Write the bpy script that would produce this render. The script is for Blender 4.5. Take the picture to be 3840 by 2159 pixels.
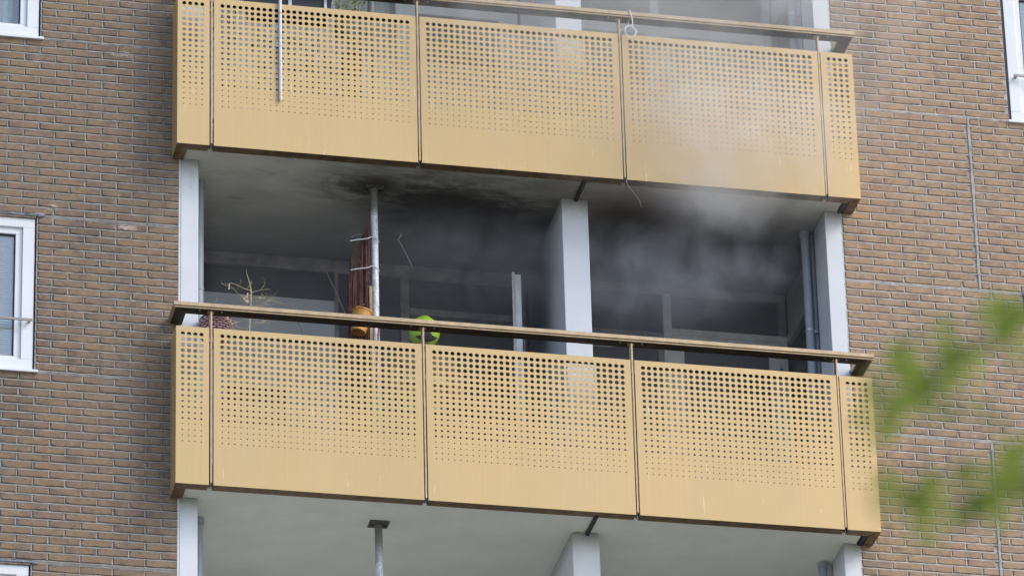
import bpy, math, random
import numpy as np
from mathutils import Vector, Matrix, noise as mnoise
R_ = random.Random(7)
rad = math.radians
sc = bpy.context.scene
col = sc.collection
for o in list(bpy.data.objects): bpy.data.objects.remove(o)

# ------------------------------------------------------------------ camera
CAM = Vector((-5.29746, -34.19483, -16.69623))
YAW, PITCH, ROLL, FPX = 0.22271, 0.48418, -0.02742, 20581.87
def cam_axes():
    cy, sy, cp, sp = math.cos(YAW), math.sin(YAW), math.cos(PITCH), math.sin(PITCH)
    f = Vector((sy*cp, cy*cp, sp)); r = Vector((cy, -sy, 0)); u = r.cross(f)
    cr, sr = math.cos(ROLL), math.sin(ROLL)
    return cr*r + sr*u, -sr*r + cr*u, f
RT, UP, FW = cam_axes()
cd = bpy.data.cameras.new('camera'); cam = bpy.data.objects.new('camera', cd); col.objects.link(cam)
cam.matrix_world = Matrix(((RT.x, UP.x, -FW.x, CAM.x), (RT.y, UP.y, -FW.y, CAM.y), (RT.z, UP.z, -FW.z, CAM.z), (0, 0, 0, 1)))
cd.sensor_width = 36; cd.lens = FPX/3840*36; cd.clip_start = .3; cd.clip_end = 3000
cd.dof.use_dof = True; cd.dof.focus_distance = 39.2; cd.dof.aperture_fstop = 6.6
sc.camera = cam

# ------------------------------------------------------------------ light
SUN_EL, SUN_AZ = rad(38), rad(128)       # azimuth clockwise from +Y
w = bpy.data.worlds.new('World'); sc.world = w; w.use_nodes = True
nt = w.node_tree; bg = nt.nodes['Background']
sk = nt.nodes.new('ShaderNodeTexSky'); sk.sky_type = 'NISHITA'; sk.sun_disc = False
sk.sun_elevation = SUN_EL; sk.sun_rotation = SUN_AZ; sk.air_density = 1.0; sk.dust_density = 1.4; sk.ozone_density = 1.6
nt.links.new(sk.outputs[0], bg.inputs[0]); bg.inputs[1].default_value = 0.15
sl = bpy.data.lights.new('sun', 'SUN'); sl.energy = .85; sl.angle = rad(22); sl.color = (1, .92, .80)
so = bpy.data.objects.new('sun', sl); col.objects.link(so)
sd = Vector((math.sin(SUN_AZ)*math.cos(SUN_EL), math.cos(SUN_AZ)*math.cos(SUN_EL), math.sin(SUN_EL)))
so.rotation_euler = sd.to_track_quat('Z', 'Y').to_euler(); so.location = (20, -20, 30)
sc.view_settings.view_transform = 'Standard'; sc.view_settings.look = 'None'; sc.view_settings.gamma = 1
sc.view_settings.use_curve_mapping = False
sc.view_settings.exposure = 0.70
sc.render.engine = 'CYCLES'
sc.cycles.use_denoising = True
sc.cycles.max_bounces = 8; sc.cycles.volume_bounces = 6; sc.cycles.transparent_max_bounces = 16
sc.cycles.volume_step_rate = 1.0

# ------------------------------------------------------------------ helpers
class NT:
    def __init__(s, name):
        s.m = bpy.data.materials.new(name); s.m.use_nodes = True; s.t = s.m.node_tree
        s.b = s.t.nodes['Principled BSDF']; s.out = s.t.nodes['Material Output']; s.pos = None
    def n(s, ty, **k):
        nd = s.t.nodes.new(ty)
        for a, v in k.items(): setattr(nd, a, v)
        return nd
    def set(s, inp, v):
        if isinstance(v, bpy.types.NodeSocket): s.t.links.new(v, inp)
        elif isinstance(v, (tuple, list)) and len(v) == 3 and inp.type == 'RGBA': inp.default_value = (*v, 1)
        else: inp.default_value = v
    def P(s):
        if s.pos is None: s.pos = s.n('ShaderNodeNewGeometry').outputs['Position']
        return s.pos
    def math(s, op, a, b=0.0, c=None, clamp=False):
        nd = s.n('ShaderNodeMath', operation=op, use_clamp=clamp); s.set(nd.inputs[0], a); s.set(nd.inputs[1], b)
        if c is not None: s.set(nd.inputs[2], c)
        return nd.outputs[0]
    def map(s, scale=(1, 1, 1), loc=(0, 0, 0), vec=None):
        nd = s.n('ShaderNodeMapping'); s.set(nd.inputs[0], vec or s.P()); nd.inputs['Scale'].default_value = scale; nd.inputs['Location'].default_value = loc
        return nd.outputs[0]
    def noise(s, scale=5, detail=4, vec=None, rough=.55, dist=0.0):
        nd = s.n('ShaderNodeTexNoise'); s.set(nd.inputs['Vector'], vec or s.P()); nd.inputs['Scale'].default_value = scale
        nd.inputs['Detail'].default_value = detail; nd.inputs['Roughness'].default_value = rough; nd.inputs['Distortion'].default_value = dist
        return nd.outputs[0]
    def rng(s, v, a, b, c=0.0, d=1.0, smooth=True):
        nd = s.n('ShaderNodeMapRange', interpolation_type='SMOOTHSTEP' if smooth else 'LINEAR')
        s.set(nd.inputs[0], v)
        for i, x in enumerate((a, b, c, d)): nd.inputs[i+1].default_value = x
        return nd.outputs[0]
    def mix(s, f, a, b, mode='MIX'):
        nd = s.n('ShaderNodeMix', data_type='RGBA', blend_type=mode); s.set(nd.inputs[0], f); s.set(nd.inputs[6], a); s.set(nd.inputs[7], b)
        return nd.outputs[2]
    def ramp(s, v, stops):
        nd = s.n('ShaderNodeValToRGB'); s.set(nd.inputs[0], v); e = nd.color_ramp.elements
        e[0].position, e[0].color = stops[0][0], (*stops[0][1], 1); e[1].position, e[1].color = stops[-1][0], (*stops[-1][1], 1)
        for p, c in stops[1:-1]: x = e.new(p); x.color = (*c, 1)
        return nd.outputs[0]
    def blob(s, c, r, inner=0.0):
        """1 at centre c falling to 0 at ellipsoid radii r"""
        v = s.n('ShaderNodeVectorMath', operation='SUBTRACT'); s.set(v.inputs[0], s.P()); v.inputs[1].default_value = c
        d = s.n('ShaderNodeVectorMath', operation='DIVIDE'); s.set(d.inputs[0], v.outputs[0]); d.inputs[1].default_value = r
        l = s.n('ShaderNodeVectorMath', operation='LENGTH'); s.set(l.inputs[0], d.outputs[0])
        return s.rng(l.outputs['Value'], inner, 1.0, 1.0, 0.0)
    def bump(s, h, strength=.3, dist=.002):
        nd = s.n('ShaderNodeBump'); nd.inputs['Strength'].default_value = strength; nd.inputs['Distance'].default_value = dist; s.set(nd.inputs['Height'], h)
        s.set(s.b.inputs['Normal'], nd.outputs[0])
    def xyz(s):
        nd = s.n('ShaderNodeSeparateXYZ'); s.set(nd.inputs[0], s.P()); return nd.outputs
    def fin(s, color, rough=.6, metal=0.0, spec=.5):
        s.set(s.b.inputs['Base Color'], color); s.set(s.b.inputs['Roughness'], rough); s.set(s.b.inputs['Metallic'], metal)
        s.b.inputs['Specular IOR Level'].default_value = spec
        return s.m

def simple(name, c, rough=.6, metal=0.0, var=.15, scale=8, bump=0.0, spec=.5):
    m = NT(name); nz = m.noise(scale, 5)
    f = m.rng(nz, .3, .7)
    cc = m.mix(f, tuple(x*(1-var) for x in c), tuple(min(1, x*(1+var)) for x in c))
    if bump: m.bump(m.noise(scale*12, 4), bump)
    return m.fin(cc, rough, metal, spec)

class MB:
    def __init__(s): s.v = []; s.f = []
    def add(s, v, f):
        n = len(s.v); s.v += [tuple(p) for p in v]; s.f += [tuple(i+n for i in q) for q in f]; return s
    def box(s, x0, x1, y0, y1, z0, z1):
        v = [(x, y, z) for z in (z0, z1) for y in (y0, y1) for x in (x0, x1)]
        return s.add(v, [(0, 2, 3, 1), (4, 5, 7, 6), (0, 1, 5, 4), (2, 6, 7, 3), (0, 4, 6, 2), (1, 3, 7, 5)])
    def hexa(s, v):  # 8 corners in box order
        return s.add(v, [(0, 2, 3, 1), (4, 5, 7, 6), (0, 1, 5, 4), (2, 6, 7, 3), (0, 4, 6, 2), (1, 3, 7, 5)])
    def tube(s, pts, r, n=8, cap=True):
        pts = [Vector(p) for p in pts]; k = len(pts); rs = r if isinstance(r, (list, tuple)) else [r]*k
        base = len(s.v); prev = None
        for i, p in enumerate(pts):
            t = (pts[min(i+1, k-1)] - pts[max(i-1, 0)]).normalized()
            if prev is None: a = t.orthogonal().normalized()
            else: a = (prev - t*prev.dot(t)).normalized()
            prev = a; b = t.cross(a)
            for j in range(n):
                an = 2*math.pi*j/n; s.v.append(tuple(p + (a*math.cos(an) + b*math.sin(an))*rs[i]))
        for i in range(k-1):
            for j in range(n):
                a0 = base+i*n+j; a1 = base+i*n+(j+1) % n
                s.f.append((a0, a1, a1+n, a0+n))
        if cap:
            s.f.append(tuple(base+j for j in range(n))[::-1]); s.f.append(tuple(base+(k-1)*n+j for j in range(n)))
        return s
    def lathe(s, c, prof, n=24, ax=None):
        base = len(s.v); c = Vector(c)
        M = ax if ax is not None else Matrix.Identity(3)
        for (r, z) in prof:
            for j in range(n):
                a = 2*math.pi*j/n; s.v.append(tuple(c + M @ Vector((r*math.cos(a), r*math.sin(a), z))))
        for i in range(len(prof)-1):
            for j in range(n):
                a0 = base+i*n+j; a1 = base+i*n+(j+1) % n; s.f.append((a0, a1, a1+n, a0+n))
        return s
    def mesh(s, name):
        me = bpy.data.meshes.new(name); me.from_pydata(s.v, [], s.f); me.update(); return me
    def build(s, name, mat, parent=None, smooth=False, bevel=0.0, seg=2):
        me = s.mesh(name); me.materials.append(mat)
        o = bpy.data.objects.new(name, me); col.objects.link(o)
        if parent is not None: o.parent = parent
        if smooth:
            me.shade_smooth()
            try: me.set_sharp_from_angle(angle=rad(40))
            except Exception: pass
        if bevel:
            b = o.modifiers.new('b', 'BEVEL'); b.width = bevel; b.segments = seg; b.limit_method = 'ANGLE'
        return o
def thing(name, label, cat, loc=(0, 0, 0), group=None):
    o = bpy.data.objects.new(name, None); o.empty_display_size = .1; col.objects.link(o); o.location = loc
    return tag(o, label, cat, group)
def tag(o, label, cat, group=None):
    o['label'] = label; o['category'] = cat
    if group: o['group'] = group
    return o
def struct(o): o['kind'] = 'structure'; return o
def stuff(o): o['kind'] = 'stuff'; return o
def at(u, v, t):
    """world point along the sight line of photo pixel (u, v), t metres out"""
    return CAM + (FW + RT*((u-1920)/FPX) - UP*((v-1079.5)/FPX)).normalized()*t
def inframe(p):
    d = Vector(p)-CAM; z = d.dot(FW); u = 1920+FPX*d.dot(RT)/z; v = 1079.5-FPX*d.dot(UP)/z
    return -40 < u < 3880 and -15 < v < 2175

S, H, W, YW, YB, GZ = 2.717, 1.2333, 5.109, 0.25, 1.56, -18.3
PIT = .0445

# ------------------------------------------------------------------ materials
def mk_brick(name, tint):
    m = NT(name)
    oi = m.n('ShaderNodeObjectInfo').outputs['Random']; gi = m.n('ShaderNodeNewGeometry').outputs['Random Per Island']
    r = m.math('FRACT', m.math('ADD', oi, m.math('MULTIPLY', gi, 7.31)))
    r2 = m.math('FRACT', m.math('MULTIPLY', r, 17.7))
    base = m.ramp(r, [(0, (.232, .166, .122)), (.25, (.216, .156, .122)), (.5, (.248, .180, .128)), (.72, (.220, .163, .132)), (.88, (.232, .156, .122)), (1, (.262, .192, .134))])
    f1 = m.rng(m.noise(14, 4, m.map((1, 1, 1.6))), .35, .7)
    c = m.mix(m.math('MULTIPLY', f1, .45), base, (.33, .235, .14))
    f2 = m.rng(m.noise(9, 6, m.map((1, 1, 1.5), (3, 1, 7)), .7), .5, .72)
    c = m.mix(m.math('MULTIPLY', f2, m.math('ADD', m.math('MULTIPLY', r2, .65), .22)), c, (.10, .085, .08))
    sp = m.rng(m.noise(160, 3), .62, .75)
    c = m.mix(m.math('MULTIPLY', sp, .45), c, (.42, .33, .24))
    f3 = m.rng(m.noise(26, 5, m.map((1, 1, 1.3), (1, 4, 2)), .7), .52, .70); c = m.mix(m.math('MULTIPLY', f3, .55), c, (.36, .28, .20))
    f4 = m.rng(m.noise(21, 5, m.map((1, 1, 1.3), (6, 4, 2)), .7), .54, .70); c = m.mix(m.math('MULTIPLY', f4, .6), c, (.12, .095, .08))
    sp2 = m.rng(m.noise(120, 2, m.map((1, 1, 1), (5, 5, 5))), .66, .74)
    c = m.mix(m.math('MULTIPLY', sp2, .5), c, (.06, .05, .045))
    for cc, rr in (((-.335, .25, 2.128), (.12, .1, .03)), ((-.60, .25, 2.155), (.03, .1, .025)), ((-.36, .25, 3.56), (.13, .1, .03)), ((-.86, .25, 2.24), (.06, .1, .03))):
        d = m.math('MULTIPLY', m.blob(cc, rr, .5), m.rng(m.noise(42, 3, m.map((1, 1, 2.4))), .44, .54))
        c = m.mix(m.math('MULTIPLY', d, .6), c, (.70, .61, .54))
    w1 = m.rng(m.noise(1.6, 6, m.map((1, 1, .45), (3, 0, 5)), .68, .4), .50, .74); c = m.mix(m.math('MULTIPLY', w1, .62), c, (.095, .082, .075))
    w2 = m.rng(m.noise(1.1, 5, m.map((1, 1, .7), (8, 0, 1)), .6), .55, .75); c = m.mix(m.math('MULTIPLY', w2, .3), c, (.33, .27, .23))
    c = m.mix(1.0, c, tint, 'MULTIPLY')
    m.bump(m.math('ADD', m.noise(60, 5), m.math('MULTIPLY', m.noise(260, 3), .5)), .55, .004)
    return m.fin(c, .92, 0, .2)
M = {}
M['brick'] = mk_brick('brick_left', (1.10, 1.08, 1.05)); M['brickR'] = mk_brick('brick_right', (1.66, 1.60, 1.52))  # same brick; the sunnier, hazier right side is partly put into its tint
def mk_mortar(name, c):
    m = NT(name); f = m.rng(m.noise(22, 5), .3, .7); a = m.mix(f, tuple(x*.8 for x in c), tuple(x*1.15 for x in c))
    g = m.rng(m.noise(6, 4, m.map((1, 1, 1), (9, 0, 2))), .55, .75); a = m.mix(m.math('MULTIPLY', g, .4), a, tuple(x*.5 for x in c))
    m.bump(m.noise(170, 4), .6, .004); return m.fin(a, .95, 0, .2)
M['mortar'] = mk_mortar('mortar_left', (.35, .335, .315)); M['mortarR'] = mk_mortar('mortar_right', (.52, .48, .445)); M['fill'] = mk_mortar('filler_left', (.28, .265, .25)); M['fillR'] = mk_mortar('filler_right', (.46, .425, .395))  # right mortar and filler paler, partly carrying the stronger light on that side
m = NT('gold_metal')
g1 = m.noise(60, 4, m.map((1, 1, .02))); g2 = m.noise(3, 4, m.map((1, 1, .25)))
c = m.mix(m.rng(g1, .3, .7), (.615, .43, .20), (.64, .45, .215)); c = m.mix(m.math('MULTIPLY', m.rng(g2, .35, .75), .7), c, (.60, .45, .25))
c = m.mix(m.math('MULTIPLY', m.rng(m.noise(1.3, 4, m.map((1, 1, .5), (0, 2, 3))), .45, .75), .5), c, (.54, .395, .20))
st = m.math('MULTIPLY', m.rng(m.noise(55, 2, m.map((1, 1, .07), (4, 0, 1))), .66, .72), m.rng(m.noise(7, 3, m.map((1, 1, .8))), .5, .6))
c = m.mix(m.math('MULTIPLY', st, .65), c, (.88, .80, .66))
dk = m.rng(m.noise(75, 2, m.map((1, 1, .35), (1, 0, 8))), .76, .78); c = m.mix(m.math('MULTIPLY', dk, .6), c, (.22, .15, .09))
m.bump(m.math('ADD', m.math('MULTIPLY', g1, .35), m.math('MULTIPLY', m.noise(2.2, 2), 3)), .10, .003)
M['gold'] = m.fin(c, m.rng(g2, .2, .8, .42, .56), .35, .4)
M['goldd'] = simple('bronze_rail_metal', (.52, .385, .235), .42, .45, .12, 20)
M['brown'] = simple('shaded_gold_underside', (.20, .125, .062), .5, .5, .25, 15)  # folded gold sheet seen from below, its shade put into the brown
M['brown2'] = simple('shaded_brown_underside', (.075, .05, .03), .6, .3, .3, 12)  # shade under the handrail and inside the panel tops, put into the colour
M['dark'] = simple('dark_gap', (.03, .03, .035), .7)
def mk_white(name, c, soot=0.0):
    m = NT(name); a = m.mix(m.rng(m.noise(3, 5), .3, .75), tuple(x*.93 for x in c), c)
    sp = m.rng(m.noise(38, 2, m.map((1, 1, .7))), .755, .78); a = m.mix(m.math('MULTIPLY', sp, .5), a, (.25, .26, .28))
    X, Y, Z = m.xyz()
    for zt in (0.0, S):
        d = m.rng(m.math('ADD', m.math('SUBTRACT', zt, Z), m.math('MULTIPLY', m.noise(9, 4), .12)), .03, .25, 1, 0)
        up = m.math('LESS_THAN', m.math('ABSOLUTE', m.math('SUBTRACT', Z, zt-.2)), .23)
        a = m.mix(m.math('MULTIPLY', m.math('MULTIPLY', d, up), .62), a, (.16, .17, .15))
    if soot:
        k = m.math('MULTIPLY', m.rng(m.math('ADD', Z, m.math('MULTIPLY', m.noise(3, 4), .5)), 1.5, 2.5), m.rng(Y, .42, 1.25))
        a = m.mix(m.math('MULTIPLY', k, soot), a, (.035, .035, .04))
    return m.fin(a, .55, 0, .3)
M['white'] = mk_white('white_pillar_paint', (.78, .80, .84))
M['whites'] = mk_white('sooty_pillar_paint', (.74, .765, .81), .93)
M['pvc'] = simple('white_window_plastic', (.82, .84, .87), .35, 0, .03, 3)
M['gfr'] = simple('grey_frame_paint', (.76, .79, .82), .5, 0, .06, 6)
M['soot'] = simple('sooty_frame_paint', (.17, .16, .17), .7, 0, .35, 9)
M['sootl'] = simple('smoke_stained_panel', (.44, .47, .51), .7, 0, .12, 3)
M['sootb'] = simple('smoke_stained_door', (.72, .71, .69), .6, 0, .12, 7)
M['rub'] = simple('black_rubber', (.02, .022, .03), .6)
M['pipe'] = simple('grey_drainpipe', (.33, .37, .43), .45, 0, .08, 6)
M['galv'] = None
m = NT('galvanised_post'); f = m.rng(m.noise(120, 3), .45, .6); a = m.mix(f, (.80, .82, .87), (.55, .58, .63))
dr = m.rng(m.noise(26, 5, m.map((1, 1, .45))), .53, .6)
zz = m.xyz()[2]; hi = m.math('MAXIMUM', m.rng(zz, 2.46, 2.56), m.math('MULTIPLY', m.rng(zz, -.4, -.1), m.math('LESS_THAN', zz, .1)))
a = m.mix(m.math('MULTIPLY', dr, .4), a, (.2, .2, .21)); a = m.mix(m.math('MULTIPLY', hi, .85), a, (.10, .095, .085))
M['galv'] = m.fin(a, .6, .2)
M['steel'] = simple('steel_wire', (.55, .56, .58), .35, .8)
M['floor'] = simple('floor_concrete', (.58, .58, .56), .85); M['floorF'] = simple('dark_floor', (.16, .16, .16), .7)  # pale floor lifts bounce light upstairs; fire floor kept dark to limit it
M['room'] = simple('dark_room', (.05, .05, .055), .9)
m = NT('window_glass'); t = m.n('ShaderNodeBsdfTransparent'); t.inputs[0].default_value = (.985, .995, 1, 1); gl = m.n('ShaderNodeBsdfGlossy'); gl.inputs['Roughness'].default_value = .03
fr = m.n('ShaderNodeFresnel'); fr.inputs[0].default_value = 1.55; mx = m.n('ShaderNodeMixShader')
m.set(mx.inputs[0], m.math('MULTIPLY', fr.outputs[0], 1.3, clamp=True)); m.set(mx.inputs[1], t.outputs[0]); m.set(mx.inputs[2], gl.outputs[0]); m.set(m.out.inputs[0], mx.outputs[0])
M['glass'] = m.m
M['sglass'] = simple('soot_blackened_glass', (.014, .017, .025), .3, 0, .4, 5)
m = NT('blind_fabric'); z = m.xyz()[2]; M['blind'] = m.fin(m.mix(m.rng(m.math('SINE', m.math('MULTIPLY', z, 350)), -1, 1), (.84, .88, .9), (.93, .95, .96)), .8)
M['curtain'] = simple('pale_curtain', (.80, .86, .87), .9, 0, .15, 3)
# soffits
def soffit(name, fire):
    m = NT(name); X, Y, Z = m.xyz()
    a = m.mix(m.rng(m.noise(4, 5), .3, .7), (.74, .735, .63), (.79, .78, .69))
    sp = m.rng(m.noise(60, 2), .76, .79); a = m.mix(m.math('MULTIPLY', sp, .6), a, (.1, .1, .09))
    if fire:
        st = m.rng(m.noise(5, 7, m.map((.5, 1.6, 1)), .68, .5), .36, .64)
        k = m.math('MAXIMUM', m.math('MAXIMUM', m.blob((1.54, .45, S), (.75, .42, .5), .1), m.blob((2.25, .75, S), (1.15, .62, .6), .3)), m.math('MULTIPLY', m.blob((3.9, 1.0, S), (1.0, .75, .5), .2), .9))
        k1 = m.math('MULTIPLY', m.math('POWER', k, .7), m.math('MULTIPLY', st, .9))
        core = m.math('MAXIMUM', m.blob((1.53, .42, S), (.34, .26, .3), .15), m.rng(m.math('ADD', m.blob((2.15, .66, S), (1.05, .55, .5), .05), m.math('MULTIPLY', m.math('SUBTRACT', m.noise(4, 7, m.map((.7, 1.7, 1)), .7), .5), 2.0)), .02, .80))
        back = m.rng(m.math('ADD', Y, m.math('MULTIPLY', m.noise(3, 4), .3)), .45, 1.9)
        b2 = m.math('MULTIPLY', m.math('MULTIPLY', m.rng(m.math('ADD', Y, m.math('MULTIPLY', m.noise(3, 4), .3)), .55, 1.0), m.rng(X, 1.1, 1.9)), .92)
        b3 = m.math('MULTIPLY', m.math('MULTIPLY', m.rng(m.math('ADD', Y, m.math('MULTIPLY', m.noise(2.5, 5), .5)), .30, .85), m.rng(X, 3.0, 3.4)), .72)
        v1 = m.math('MULTIPLY', m.blob((2.2, .35, S), (1.5, 1.2, .6), .35), m.rng(m.noise(3.5, 7, m.map((.6, 1.7, 1), (4, 1, 0)), .7, .8), .30, .66, .45, .95)); a = m.mix(m.math('MULTIPLY', v1, .85), a, (.135, .12, .105)); v2 = m.math('MULTIPLY', m.blob((3.8, .3, S), (1.25, 1.2, .6), .3), m.rng(m.noise(2.5, 6, m.map((.7, 1.5, 1), (1, 6, 0)), .65, .8), .30, .66, .5, .9)); a = m.mix(m.math('MULTIPLY', v2, .75), a, (.22, .165, .145))
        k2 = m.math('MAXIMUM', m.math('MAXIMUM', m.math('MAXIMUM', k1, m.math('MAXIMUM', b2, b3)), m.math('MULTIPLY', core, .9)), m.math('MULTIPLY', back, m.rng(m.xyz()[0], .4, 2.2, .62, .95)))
        rt = m.rng(m.math('ADD', m.blob((3.75, .5, S), (1.25, .62, .3), .0), m.math('MULTIPLY', m.math('SUBTRACT', m.noise(3, 6), .5), .8)), .0, .8)
        a = m.mix(m.math('MULTIPLY', rt, .85), a, (.25, .175, .155))
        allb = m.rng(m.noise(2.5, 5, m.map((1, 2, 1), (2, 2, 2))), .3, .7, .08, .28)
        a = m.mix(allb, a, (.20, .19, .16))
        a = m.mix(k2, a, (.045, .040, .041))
    m.bump(m.noise(30, 4), .15, .003)
    return m.fin(a, .8, 0, .2)
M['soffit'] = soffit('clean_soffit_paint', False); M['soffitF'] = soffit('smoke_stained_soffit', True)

# ------------------------------------------------------------------ ground and building mass
g = NT('ground_cover'); gc = g.mix(g.rng(g.noise(.35, 6), .45, .55), (.20, .20, .13), (.46, .44, .40)); g.bump(g.noise(20, 4), .5, .02)
g.fin(gc, .95)
struct(MB().add([(-900, -900, GZ), (900, -900, GZ), (900, 900, GZ), (-900, 900, GZ)], [(0, 1, 2, 3)]).build('ground', g.m))
fb = NT('far_brick'); bt = fb.n('ShaderNodeTexBrick'); cx = fb.n('ShaderNodeCombineXYZ'); X, Y, Z = fb.xyz(); fb.set(cx.inputs[0], X); fb.set(cx.inputs[1], Z)
fb.set(bt.inputs['Vector'], cx.outputs[0]); bt.inputs['Scale'].default_value = 1; bt.inputs['Brick Width'].default_value = .2275; bt.inputs['Row Height'].default_value = .0633; bt.inputs['Mortar Size'].default_value = .006
bt.inputs['Color1'].default_value = (.24, .16, .11, 1); bt.inputs['Color2'].default_value = (.19, .13, .10, 1); bt.inputs['Mortar'].default_value = (.24, .235, .225, 1)
fb.fin(bt.outputs[0], .9)
XL0, XR1, ZB, ZT = -3.2, 8.4, -1.55, 5.1
b = MB()
b.box(-24, XL0, YW, YW+.3, GZ, ZT+6).box(XR1, 30, YW, YW+.3, GZ, ZT+6)
b.box(XL0, .054, YW, YW+.3, GZ, ZB).box(5.03, XR1, YW, YW+.3, GZ, ZB).box(XL0, .054, YW, YW+.3, ZT, ZT+6).box(5.03, XR1, YW, YW+.3, ZT, ZT+6)
b.box(.054, 5.03, 1.56, 1.8, GZ, -2.8)
struct(b.build('far_facade_wall', fb.m))
b = MB()
b.box(-24, 30, 4.6, 4.8, GZ, ZT+6).box(-24, 30, YW+.31, 4.6, ZT+6, ZT+6.3)
struct(b.build('building_core', M['room']))

# ------------------------------------------------------------------ brick walls
pool = {}
def brick_mesh(L, Hh, mat, key):
    k = (round(L, 3), round(Hh, 3), key)
    if k not in pool:
        lst = []
        for i in range(8 if L > .2 else 3):
            n = max(1, round(L/.06)); J = .0025
            top = [(-L/2 + L*t/n, Hh/2) for t in range(n+1)]; bot = [(L/2 - L*t/n, -Hh/2) for t in range(n+1)]
            ring = top+bot; N = len(ring)
            jx = [(R_.uniform(-J, J), R_.uniform(-J, J)) for _ in ring]
            cc = R_.uniform(.003, .010)
            def rg(ins, y):
                out = []
                for (x, z), (a, c) in zip(ring, jx):
                    cor = abs(abs(x)-L/2) < 1e-6
                    out.append((x - math.copysign(ins + (cc*.4 if cor else 0), x)*(1 if abs(x) > L/2-.02 else 0) + a, y, z - math.copysign(ins + (cc*.4 if cor else 0), z) + c))
                return out
            mb = MB(); v = rg(.0035, -.0005) + rg(0, .0035) + rg(0, .02); f = []
            for q in range(N):
                r = (q+1) % N
                f += [(N+q, N+r, r, q), (2*N+q, 2*N+r, N+r, N+q)]
            # front cap as strip of quads between top and bottom verts
            for t in range(n): f.append((t, t+1, 2*n+1-(t+1), 2*n+1-t))
            mb.add(v, f); me = mb.mesh('brick'); me.materials.append(mat); lst.append(me)
        pool[k] = lst
    return R_.choice(pool[k])
def wall(label, x_end, sign, x_far, holes, mat, mort, key, cuts):
    """rows run from x_end away in direction sign; holes: (x0,x1,z0,z1)"""
    root = thing('brick_wall', label, 'wall', (x_end, YW, GZ))
    inv = Matrix.Translation((-x_end, -YW, -GZ))
    specs = []
    L0 = .2275 if sign < 0 else .2245
    zones = [(-2.9, .0628, -.565, True), (-.565, .0633, .914, False), (.914, .0615, 2.163, True), (2.163, .0633, 3.638, False), (3.638, .0615, 4.88, True), (4.88, .0633, 6.3, False)]
    for (z0, ph, z1, winz) in zones:
        n = int(round((z1-z0-.02)/ph)); z = z1 - .012
        for i in range(n):
            zt = z; zb = z-ph+.0118; z -= ph
            if zt > ZT or zb < ZB: continue
            off = L0 if i % 2 == 0 else L0/2
            joints = [0.0]; d = off
            while d < abs(x_far-x_end): joints.append(d); d += L0
            for a, c in zip(joints[:-1], joints[1:]):
                xs = sorted((x_end+sign*a, x_end+sign*c)); segs = [xs]
                for (vx, vz0, vz1) in cuts:
                    if vz0 < zt < vz1+.03:
                        ns = []
                        for (p, q) in segs:
                            if p < vx < q: ns += [(p, vx-.006), (vx+.006, q)]
                            else: ns.append((p, q))
                        segs = ns
                for (hx0, hx1, hz0, hz1) in holes:
                    if zt > hz0+.01 and zb < hz1-.01:
                        ns = []
                        for (p, q) in segs:
                            if q <= hx0 or p >= hx1: ns.append((p, q)); continue
                            if p < hx0: ns.append((p, hx0+.004))
                            if q > hx1: ns.append((hx1-.004, q))
                        segs = ns
                for (p, q) in segs:
                    if q-p > .03:
                        p2, q2 = p+.0055, q-.0055
                        if (sign < 0 and abs(q-x_end) < .001): q2 = q-.001
                        if (sign > 0 and abs(p-x_end) < .001): p2 = p+.001
                        specs.append(((p2+q2)/2, q2-p2, (zt+zb)/2, zt-zb))
    vis = [s for s in specs if inframe((s[0], YW, s[2]))]
    key_ = lambda s: (Vector((s[0], YW, s[2]))-CAM).length
    vis.sort(key=key_); near = vis[:298]; ids = set(map(id, near)); rest = MB()
    for s in specs:
        me = brick_mesh(round(s[1]/.004)*.004 if s[1] > .2 else s[1], s[3], mat, key)
        y = YW + R_.uniform(-.0015, .002)
        if id(s) in ids:
            o = bpy.data.objects.new('brick', me); col.objects.link(o); o.parent = root
            o.location = (s[0]-x_end, y-YW, s[2]-GZ); o.rotation_euler = (R_.uniform(-.008, .008), R_.uniform(-.006, .006), R_.uniform(-.008, .008))
        else:
            an = R_.uniform(-.006, .006); ca, sa = math.cos(an), math.sin(an)
            rest.add([(s[0]-x_end+v.co.x*ca-v.co.z*sa, y-YW+v.co.y, s[2]-GZ+v.co.z*ca+v.co.x*sa) for v in me.vertices], [tuple(p.vertices) for p in me.polygons])
    stuff(rest.build('brick', mat, root))
    # mortar bed
    mb = MB(); xa, xb = sorted((x_end, x_far)); ys = YW+.0115
    xs = sorted({xa, xb, *[h[0] for h in holes], *[h[1] for h in holes]}); zs = sorted({ZB, ZT, *[h[2] for h in holes], *[h[3] for h in holes]})
    xs = [x for x in xs if xa <= x <= xb]; zs = [z for z in zs if ZB <= z <= ZT]
    for p, q in zip(xs[:-1], xs[1:]):
        for r, t in zip(zs[:-1], zs[1:]):
            cx_, cz_ = (p+q)/2, (r+t)/2
            if any(h[0] < cx_ < h[1] and h[2] < cz_ < h[3] for h in holes): continue
            mb.box(p-x_end, q-x_end, ys-YW, .28, r-GZ, t-GZ)
    mb.build('mortar', mort, root)
    # weathered joints: flush on the lower brick, raked back under the upper one
    jm = MB()
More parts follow.
